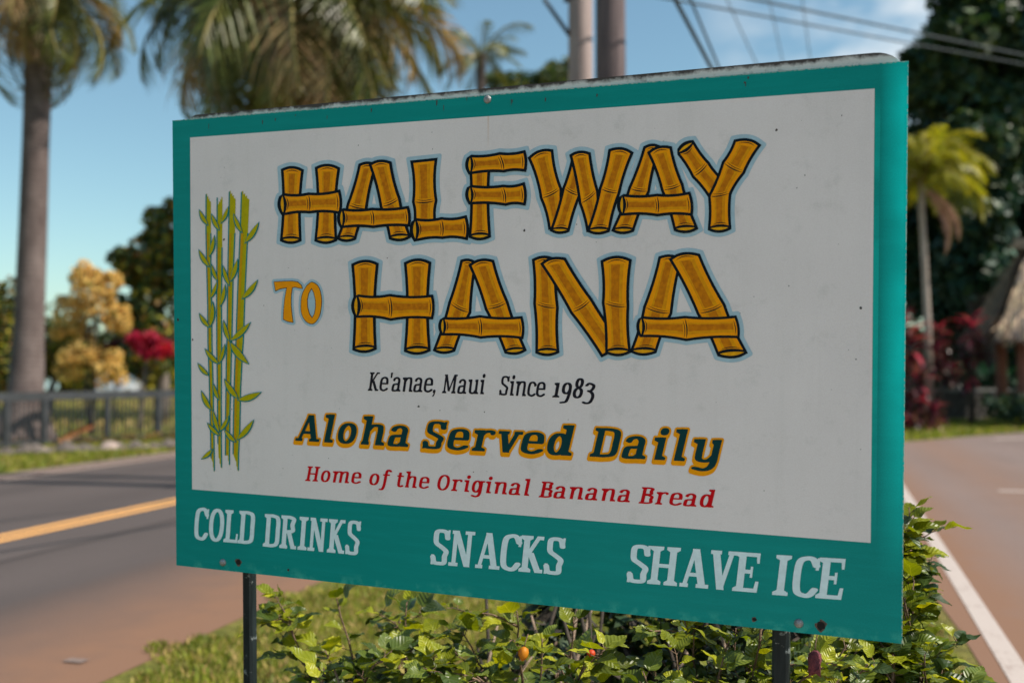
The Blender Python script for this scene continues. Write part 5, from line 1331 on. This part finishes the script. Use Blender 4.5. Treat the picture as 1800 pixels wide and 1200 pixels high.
# rocks and a fallen frond at its foot
M_rock = mat('grey_brown_rock', (0.17, 0.14, 0.12), 0.9, (0.07, 0.055, 0.05), 5, .7)
M_rockp = mat('pale_pink_rock', (0.42, 0.33, 0.29), 0.9, (0.27, 0.2, 0.18), 5, .5)
def rock_mesh(seed, m):
    bm = bmesh.new(); bmesh.ops.create_icosphere(bm, subdivisions=2, radius=1); r_ = random.Random(seed); k = [r_.uniform(1, 3) for _ in range(6)]
    for v in bm.verts:
        c = v.co.copy(); v.co *= 1 + .18 * math.sin(c.x * k[0] * 2 + k[3]) * math.sin(c.y * k[1] * 2 + k[4]) + .12 * math.sin(c.z * k[2] * 3 + k[5]); v.co.z *= .62
    me = bpy.data.meshes.new('rock'); bm.to_mesh(me); bm.free(); me.materials.append(m); return me
RM = [rock_mesh(i, M_rock) for i in range(4)]; RPk = rock_mesh(9, M_rockp)
for i in range(26):
    px = -60 + i * 15 + random.uniform(-4, 4); g_ = ground(px, 803 - px * .045); s = random.uniform(.12, .24); pale = i in (9, 17, 21)
    o = link('rock', RPk if pale else RM[i % 4], None, g_ + Vector((0, 0, s * .35))); o.scale = (s, s, s); o.rotation_euler = (0, 0, random.uniform(0, 6))
    tag(o, 'pale pinkish rock among the darker ones under the fence' if pale else 'dark rounded rock in the row along the foot of the fence', 'rock', 'pale rocks under the fence' if pale else 'dark rocks under the fence')
FO = frond_mesh('frond_fallen', 1.0, 18, .28, .3, .6, [mat('orange_dry_frond', (0.62, 0.27, 0.13), .8, (0.42, 0.16, .08), 4, island=.3), M_rachis], .07, .25)
o = link('fallen_frond', FO, None, ground(95, 789) + Vector((0, 0, .15))); o.rotation_euler = (0, -.30, .3); o.scale = (.85, .7, .8); tag(o, 'dry orange palm frond lying against the fence', 'palm frond')
# shaded weeds strip under fence
tag(crown('fence_weeds', None, [(ground(x, 790 - x * .05) + Vector((0, 0, .08)), (.45, .25, .16)) for x in range(-80, 340, 22)], 3500, .05, [M_leafmid, M_leafrust, M_barkdark], [.35, .35, .3]), 'brown and green weeds tangled along the foot of the fence', 'weeds', kind='stuff')

# ------------------------------------------------------------------ cars behind the fence
M_silver = mat('silver_car_paint', (0.62, 0.63, 0.68), .25, (0.58, .59, .64), 3, metal=.3, coat=.8)
M_pblue = mat('pale_blue_car_paint', (0.42, 0.58, 0.62), .25, (0.4, .55, .6), 3, metal=.2, coat=.8)
M_glass = mat('dark_car_glass', (0.05, 0.06, 0.07), .08, spec=.8); M_tyre = mat('tyre_rubber', (0.02, 0.02, 0.02), .85); M_rim = mat('wheel_rim', (.45, .45, .46), .35, metal=.8)
M_tail = mat('red_tail_light', (.45, .012, .012), .25, spec=.6); M_plate = mat('number_plate', (.7, .7, .68), .5)
def car(label, paint_, loc, rz):
    e = empty('parked_car', loc, label, 'car', 'cars parked beyond the fence', rz)
    # side profile extruded across and narrowed towards the roof; the car's rear faces -y
    prof = [(-2.15, .35), (-2.18, .62), (-2.12, .98), (-1.95, 1.04), (-1.62, 1.44), (-1.3, 1.52), (.2, 1.52), (.55, 1.46), (1.25, 1.02), (2.0, .88), (2.2, .65), (2.2, .35), (1.9, .25), (-1.9, .25)]
    b = MB(); n = len(prof); hw = [.86 if z < 1.05 else (.72 if z < 1.48 else .64) for y, z in prof]
    for sgn in (-1, 1): b.v += [(sgn * hw[i], y, z) for i, (y, z) in enumerate(prof)]
    for i in range(n):
        j = (i + 1) % n; b.f.append((i, j, n + j, n + i)); b.m.append(0); b.sm.append(False)
    b.f.append(tuple(range(n))[::-1]); b.m.append(0); b.sm.append(False); b.f.append(tuple(n + i for i in range(n))); b.m.append(0); b.sm.append(False)
    body = b.build('body', paint_, e)
    bv = body.modifiers.new('bevel', 'BEVEL'); bv.width = .06; bv.segments = 3; bv.limit_method = 'ANGLE'
    b = MB(); b.poly([(-.66, -1.93, 1.10), (.66, -1.93, 1.10), (.58, -1.66, 1.42), (-.58, -1.66, 1.42)]); b.v = [(x, y - .03, z + .012) for x, y, z in b.v]; b.build('rear_window', M_glass, e)
    b = MB(); b.poly([(.62, 1.22, 1.08), (-.62, 1.22, 1.08), (-.56, .64, 1.44), (.56, .64, 1.44)]); b.v = [(x, y + .02, z + .02) for x, y, z in b.v]; b.build('windscreen', M_glass, e)
    for s in (-1, 1):
        for y0, y1 in ((-1.5, -.5), (-.4, .75)):
            b = MB(); b.poly([(s * .83, y0, 1.06), (s * .83, y1 + .2, 1.06), (s * .70, y1, 1.44), (s * .70, y0 + .1, 1.44)][::s]); b.v = [(x + s * .015, y, z) for x, y, z in b.v]; b.build('side_window', M_glass, e)
        b = MB(); b.box((s * .72, -2.16, .84), (.24, .08, .2)); b.build('tail_light', M_tail, e)
        b = MB(); b.box((s * .93, .75, 1.05), (.16, .1, .12)); b.build('mirror', paint_, e)
        for y in (-1.35, 1.4):
            b = MB(); b.tube([(s * .70, y, .32), (s * .89, y, .32)], .32, 20); w = b.build('wheel', M_tyre, e)
            b = MB(); b.tube([(s * .85, y, .32), (s * .905, y, .32)], .19, 14); b.build('rim', M_rim, w)
    b = MB(); b.box((0, -2.2, .42), (1.66, .12, .22)); b.build('bumper', paint_, e)
    b = MB(); b.box((0, -2.2, .74), (.32, .03, .15)); b.build('number_plate', M_plate, e)
l = at(210, 690, 66); l.z = 0; car('silver hatchback seen from behind over the fence rail', M_silver, l, R(4))
l = at(54, 690, 78); l.z = 0; car('pale blue car mostly hidden by the tall palm trunk', M_pblue, l, R(-10))

# ------------------------------------------------------------------ hibiscus shrubs round the sign
def mat_hib(name, front, vein, tr, fac):
    m, t, p, vec = newmat(name, .40, .45)
    sx = t.nodes.new('ShaderNodeSeparateXYZ'); t.links.new(vec, sx.inputs[0]); X, Y = sx.outputs[0], sx.outputs[1]
    ay = math_(t, 'ABSOLUTE', Y)
    oi = t.nodes.new('ShaderNodeObjectInfo'); rnd = oi.outputs['Random']
    v = math_(t, 'SINE', math_(t, 'MULTIPLY', math_(t, 'SUBTRACT', X, math_(t, 'MULTIPLY', ay, 0.9)), 42))
    k = ramp_node(t, v, [(0.55, g1(0)), (0.95, g1(.22))]); mr = math_(t, 'SUBTRACT', 1.0, math_(t, 'DIVIDE', ay, .018), clamp=True)
    c = mixc(t, math_(t, 'ADD', k, mr, True), front, vein)
    h = t.nodes.new('ShaderNodeHueSaturation'); t.links.new(c, h.inputs['Color'])
    mm = t.nodes.new('ShaderNodeMapRange'); mm.inputs['To Min'].default_value = .32; mm.inputs['To Max'].default_value = 1.55; t.links.new(rnd, mm.inputs[0]); t.links.new(mm.outputs[0], h.inputs['Value'])
    m2 = t.nodes.new('ShaderNodeMapRange'); m2.inputs['To Min'].default_value = .515; m2.inputs['To Max'].default_value = .475; t.links.new(rnd, m2.inputs[0]); t.links.new(m2.outputs[0], h.inputs['Hue'])
    t.links.new(h.outputs[0], p.inputs['Base Color'])
    b = t.nodes.new('ShaderNodeBump'); b.inputs['Strength'].default_value = .25; b.inputs['Distance'].default_value = .012; t.links.new(v, b.inputs['Height']); t.links.new(b.outputs[0], p.inputs['Normal'])
    tl = t.nodes.new('ShaderNodeBsdfTranslucent'); t.links.new(mixc(t, 1.0, h.outputs[0], tr, 'MULTIPLY'), tl.inputs[0]); ms = t.nodes.new('ShaderNodeMixShader'); ms.inputs[0].default_value = fac
    o = t.nodes['Material Output']; t.links.new(p.outputs[0], ms.inputs[1]); t.links.new(tl.outputs[0], ms.inputs[2]); t.links.new(ms.outputs[0], o.inputs[0]); return m
M_hib = mat_hib('hibiscus_leaf', (0.21, 0.25, 0.008), (0.38, 0.41, 0.04), (1.5, 1.4, .3), .38)
M_hibd = mat_hib('hibiscus_leaf_dark', (0.07, 0.11, 0.012), (0.15, 0.19, 0.04), (1.5, 1.5, .4), .25)
M_twig = mat('hibiscus_twig', (0.22, 0.14, 0.09), .8, (0.11, 0.065, 0.045), 40, .4)
M_twigp = mat('bare_grey_twig', (0.34, 0.25, 0.19), .8, (0.2, 0.14, 0.10), 40, .4)
def hib_leaf(seed, m, fold=.35, curl=.5):
    """unit long ovate, toothed leaf, base at the origin, tip along +x"""
    rr = random.Random(seed); b = MB(); n = 9; mid = []; L_ = []; R_ = []
    for i in range(n + 1):
        t = i / n; w = .36 * (math.sin(math.pi * t ** .66) ** .8) * (1 - .12 * t); z = -curl * t * t * .45 + .05 * math.sin(t * 9 + seed)
        if 0 < i < n: w *= (1.0 + .05 * (-1) ** i * (t > .25))
        mid.append((t, 0, z))
        for s, A_ in ((1, L_), (-1, R_)): A_.append((t - .03 * ((i % 2) and t > .2), s * w, z + w * fold + .02 * math.sin(t * 13 + s + seed)))
    b0 = len(b.v); b.v += mid + L_ + R_
    for i in range(n):
        b.f.append((i, i + 1, n + 2 + i, n + 1 + i)); b.f.append((i + 1, i, 2 * n + 2 + i, 2 * n + 3 + i)); b.m += [0, 0]; b.sm += [True, True]
    return b.mesh('leaf', [m])
HL = [hib_leaf(i, M_hib, random.uniform(.1, .5), random.uniform(.2, .9)) for i in range(7)] + [hib_leaf(20 + i, M_hibd, random.uniform(.1, .4), random.uniform(.2, .8)) for i in range(4)]
def leaf_np(me):
    v = np.array([x.co[:] for x in me.vertices]); f = [tuple(p.vertices) for p in me.polygons]; return v, f
HLnp = [leaf_np(m) for m in HL]
def shrub(label, base, tips, seed, leaf=.055, budget=300, lean=(0, 0, 0), extra_bare=3, dens=1.0, fill=None):
    """tips: points its shoots reach for"""
    rr = random.Random(seed); o = Vector((base[0], base[1], 0)); e = empty('hibiscus_shrub', o, label, 'shrub', 'hibiscus shrubs round the sign')
    b = MB(); spots = []
    b.tube([(0, 0, -.05), (rr.uniform(-.03, .03), rr.uniform(-.03, .03), .25)], [.03, .022], 8)
    for tp in tips:
        tp = Vector(tp) - o; st = Vector((rr.uniform(-.1, .1), rr.uniform(-.08, .08), rr.uniform(0.05, .25))); m1 = st.lerp(tp, .5) + Vector((rr.uniform(-.1, .1), rr.uniform(-.08, .08), .06))
        pts = []
        for k in range(13):
            t = k / 12; pts.append(st * (1 - t) ** 2 + m1 * 2 * t * (1 - t) + tp * t * t + Vector((rr.uniform(-1, 1), rr.uniform(-1, 1), rr.uniform(-1, 1))) * .006)
        b.tube(pts, [.009 * (1 - .8 * k / 12) for k in range(13)], 5)
        sprigs = [(pts, 5)]
        for s in range(rr.randint(1, 3)):
            q = pts[rr.randint(5, 11)]; d = Vector((rr.uniform(-1, 1), rr.uniform(-.8, .8), rr.uniform(.1, .9))).normalized(); ln = rr.uniform(.08, .2)
            sp = [q + d * ln * k / 5 + Vector((0, 0, .02 * math.sin(k))) * .5 for k in range(6)]; b.tube(sp, [.0035 * (1 - .6 * k / 5) for k in range(6)], 4); sprigs.append((sp, 1))
        for sp, k0 in sprigs:
            az = rr.uniform(0, 6.28)
            for k in range(k0, len(sp)):
                for rep in range(2 if k < len(sp) - 1 else 4):
                    az += 2.4; d = (sp[k] - sp[k - 1]).normalized(); q = sp[k].lerp(sp[k - 1], rr.random()); tend = k == len(sp) - 1
                    side = Vector((math.cos(az), math.sin(az), 0)); dr = (side + d * (.5 if not tend else .9) + Vector((0, 0, rr.uniform(-.35, .25)))).normalized()
                    sz = leaf * rr.uniform(.5, 1.2) * (.7 if tend and rep > 1 else 1); spots.append((q + dr * sz * .3, dr, sz, rr.random())); b.tube([q, q + dr * sz * .3], .0012, 3, cap=False)
    for k in range(extra_bare):
        p = Vector((rr.uniform(-.35, .35), rr.uniform(-.1, .2), .3)); d = Vector((rr.uniform(-1, 1), rr.uniform(-.3, .3), rr.uniform(.4, 1.4))).normalized()
        b.tube([p, p + d * .25 + Vector((0, 0, .02)), p + d * .5], [.008, .006, .003], 5, 1)
    b.build('stems', [M_twig, M_twigp], e)
    def frame(q, dr, sz, rn):
        up = Vector((rr.uniform(-.5, .5), rr.uniform(-.6, .3), 1)); y = up.cross(dr).normalized(); z = dr.cross(y)
        M = Matrix(((dr.x * sz, y.x * sz, z.x * sz, q.x), (dr.y * sz, y.y * sz, z.y * sz, q.y), (dr.z * sz, y.z * sz, z.z * sz, q.z), (0, 0, 0, 1))); return M
    # the leaves seen largest from the road side are separate; the rest are one part
    spots.sort(key=lambda s: -(s[0].z * 1.0 - s[0].y * .9))
    for i, s in enumerate(spots[:budget]):
        f = link('leaf', HL[rr.choices(range(11), [1.2] * 7 + [1.2] * 4)[0]], e); f.matrix_local = frame(*s)
    V = []; F = []; mi = []; base_ = 0
    for s in spots[budget:]:
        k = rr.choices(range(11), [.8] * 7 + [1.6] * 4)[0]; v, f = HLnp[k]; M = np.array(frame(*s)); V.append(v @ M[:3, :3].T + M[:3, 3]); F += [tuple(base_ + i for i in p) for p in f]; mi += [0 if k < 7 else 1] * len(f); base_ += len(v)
    if V:
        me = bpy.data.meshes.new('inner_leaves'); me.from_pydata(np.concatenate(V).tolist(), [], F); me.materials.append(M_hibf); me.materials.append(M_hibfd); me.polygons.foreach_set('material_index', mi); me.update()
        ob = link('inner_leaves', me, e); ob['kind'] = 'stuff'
    return e
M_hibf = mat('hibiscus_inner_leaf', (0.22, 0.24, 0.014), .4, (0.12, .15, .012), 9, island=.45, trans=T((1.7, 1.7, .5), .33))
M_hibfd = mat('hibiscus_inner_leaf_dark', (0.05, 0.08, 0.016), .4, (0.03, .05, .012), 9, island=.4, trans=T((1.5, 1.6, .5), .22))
def tips_px(l, seed, n, jd=.12):
    """shoot ends for a shrub: spots on the photograph at a depth, thickened about"""
    rr = random.Random(seed); out = []
    for (x0, x1, y0, y1, d0, d1, k) in l:
        for _ in range(int(k * n)): out.append(at(rr.uniform(x0, x1), rr.uniform(y0, y1), rr.uniform(d0, d1)))
    return out
shrub('leafy hibiscus beside the left post, its sprigs reaching up to the board', (-.38, 3.02), tips_px([(490, 560, 1035, 1130, 2.95, 3.1, .22), (560, 760, 1060, 1150, 2.85, 3.25, .35), (500, 790, 1150, 1250, 2.8, 3.2, .9), (520, 640, 1035, 1050, 3, 3.1, .12)], 1, 13), 11, .080, extra_bare=3)
shrub('sparser hibiscus with dark inner branches under the middle of the board', (0.10, 2.98), tips_px([(800, 960, 1055, 1120, 2.75, 2.95, .35), (830, 1180, 1150, 1230, 2.6, 2.9, .7), (950, 1120, 1085, 1110, 2.75, 2.9, .1)], 2, 11), 12, .078, extra_bare=7)
shrub('dense hibiscus behind and beside the right post', (.55, 2.75), tips_px([(1130, 1370, 1080, 1200, 2.45, 2.7, .8), (1380, 1560, 1120, 1230, 2.35, 2.65, .6), (1150, 1500, 1170, 1260, 2.35, 2.6, .3)], 3, 26), 13, .068, extra_bare=3)
shrub('hibiscus climbing out past the right edge of the board towards the white line', (1.10, 2.95), tips_px([(1540, 1590, 900, 1000, 2.8, 3.1, .35), (1560, 1605, 1000, 1110, 2.6, 3.0, .5), (1540, 1625, 1110, 1240, 2.5, 2.9, .7), (1585, 1600, 885, 900, 2.9, 3.0, .05), (1530, 1575, 880, 950, 2.9, 3.1, .3)], 4, 24), 14, .070, extra_bare=0)
# dark tangle of old wood behind the middle shrub
b = MB(); rr = random.Random(2)
for k in range(46):
    p = Vector((rr.uniform(.0, .9), rr.uniform(3.1, 3.5), 0)); q = p + Vector((rr.uniform(-.3, .3), rr.uniform(-.1, .1), rr.uniform(.5, .98)))
    b.tube([p, p.lerp(q, .5) + Vector((rr.uniform(-.06, .06), 0, 0)), q], [.012, .009, .004], 5, rr.choice((0, 0, 0, 0, 0, 1)))
e = empty('old_shrub', (.45, 3.3, 0), 'dark woody shrub with deep shaded branches behind the middle of the sign', 'shrub')
for i, v in enumerate(b.v): b.v[i] = (v[0] - .45, v[1] - 3.3, v[2])
b.build('branches', [M_barkdark, M_twigp], e)
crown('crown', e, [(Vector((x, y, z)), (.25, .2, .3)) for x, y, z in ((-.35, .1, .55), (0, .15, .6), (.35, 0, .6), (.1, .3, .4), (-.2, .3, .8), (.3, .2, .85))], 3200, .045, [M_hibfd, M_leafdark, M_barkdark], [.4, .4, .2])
# blossoms and buds
M_petal = mat('red_orange_bud', (0.75, 0.10, 0.02), .5, (0.62, 0.05, .02), 60, trans=T((1.2, 1, 1), .3)); M_petaly = mat('yellow_orange_bloom', (0.72, 0.30, 0.015), .55, (0.6, 0.2, .01), 40, trans=T((1.2, 1, 1), .3))
M_wilt = mat('wilted_red_bloom', (0.22, 0.045, 0.05), .8, (0.10, 0.02, 0.03), 60, .5)
def bud(label, px, py, d, L_, r, m, tilt, name='flower_bud', frayed=False):
    loc = at(px, py, d); b = MB(); n = 9; pr = [(0, .25), (.12, .75), (.35, 1), (.62, .92), (.85, .55), (1, .12)]
    if frayed: pr = [(0, .3), (.15, .8), (.4, .95), (.7, .8), (1.0, .95)]
    rings = []
    for t, q in pr:
        rings.append(len(b.v))
        for k in range(n):
            a = k / n * 6.283 + t * 1.2; w = r * q * (1 + .14 * (-1) ** k) if frayed or t > .1 else r * q; b.v.append((w * math.cos(a), w * math.sin(a), t * L_ + (.2 * L_ * ((k * 7) % 3 - 1) if frayed and t == 1.0 else 0)))
    for i in range(len(rings) - 1):
        for k in range(n): b.f.append((rings[i] + k, rings[i] + (k + 1) % n, rings[i + 1] + (k + 1) % n, rings[i + 1] + k)); b.m.append(0); b.sm.append(True)
    b.f.append(tuple(rings[-1] + k for k in range(n))); b.m.append(0); b.sm.append(False)
    b.tube([(0, 0, 0), (0, 0, -.3 * L_), (0.004, 0, -L_ * .9)], .0016, 5, 1)
    o = b.build(name, [m, M_twig], None, loc); o.rotation_euler = tilt; tag(o, label, 'flower bud')
bud('round red orange flower bud among the leaves under the middle of the board', 1046, 1149, 2.78, .022, .0095, M_petal, (0, R(-80), 0))
bud('blurred yellow orange flower hanging in the shaded branches', 922, 1136, 2.72, .036, .0125, M_petaly, (R(165), R(10), 0))
bud('wilted dark red flower hanging beside the right post', 1433, 1142, 2.27, .045, .014, M_wilt, (R(172), R(6), 0), frayed=True)
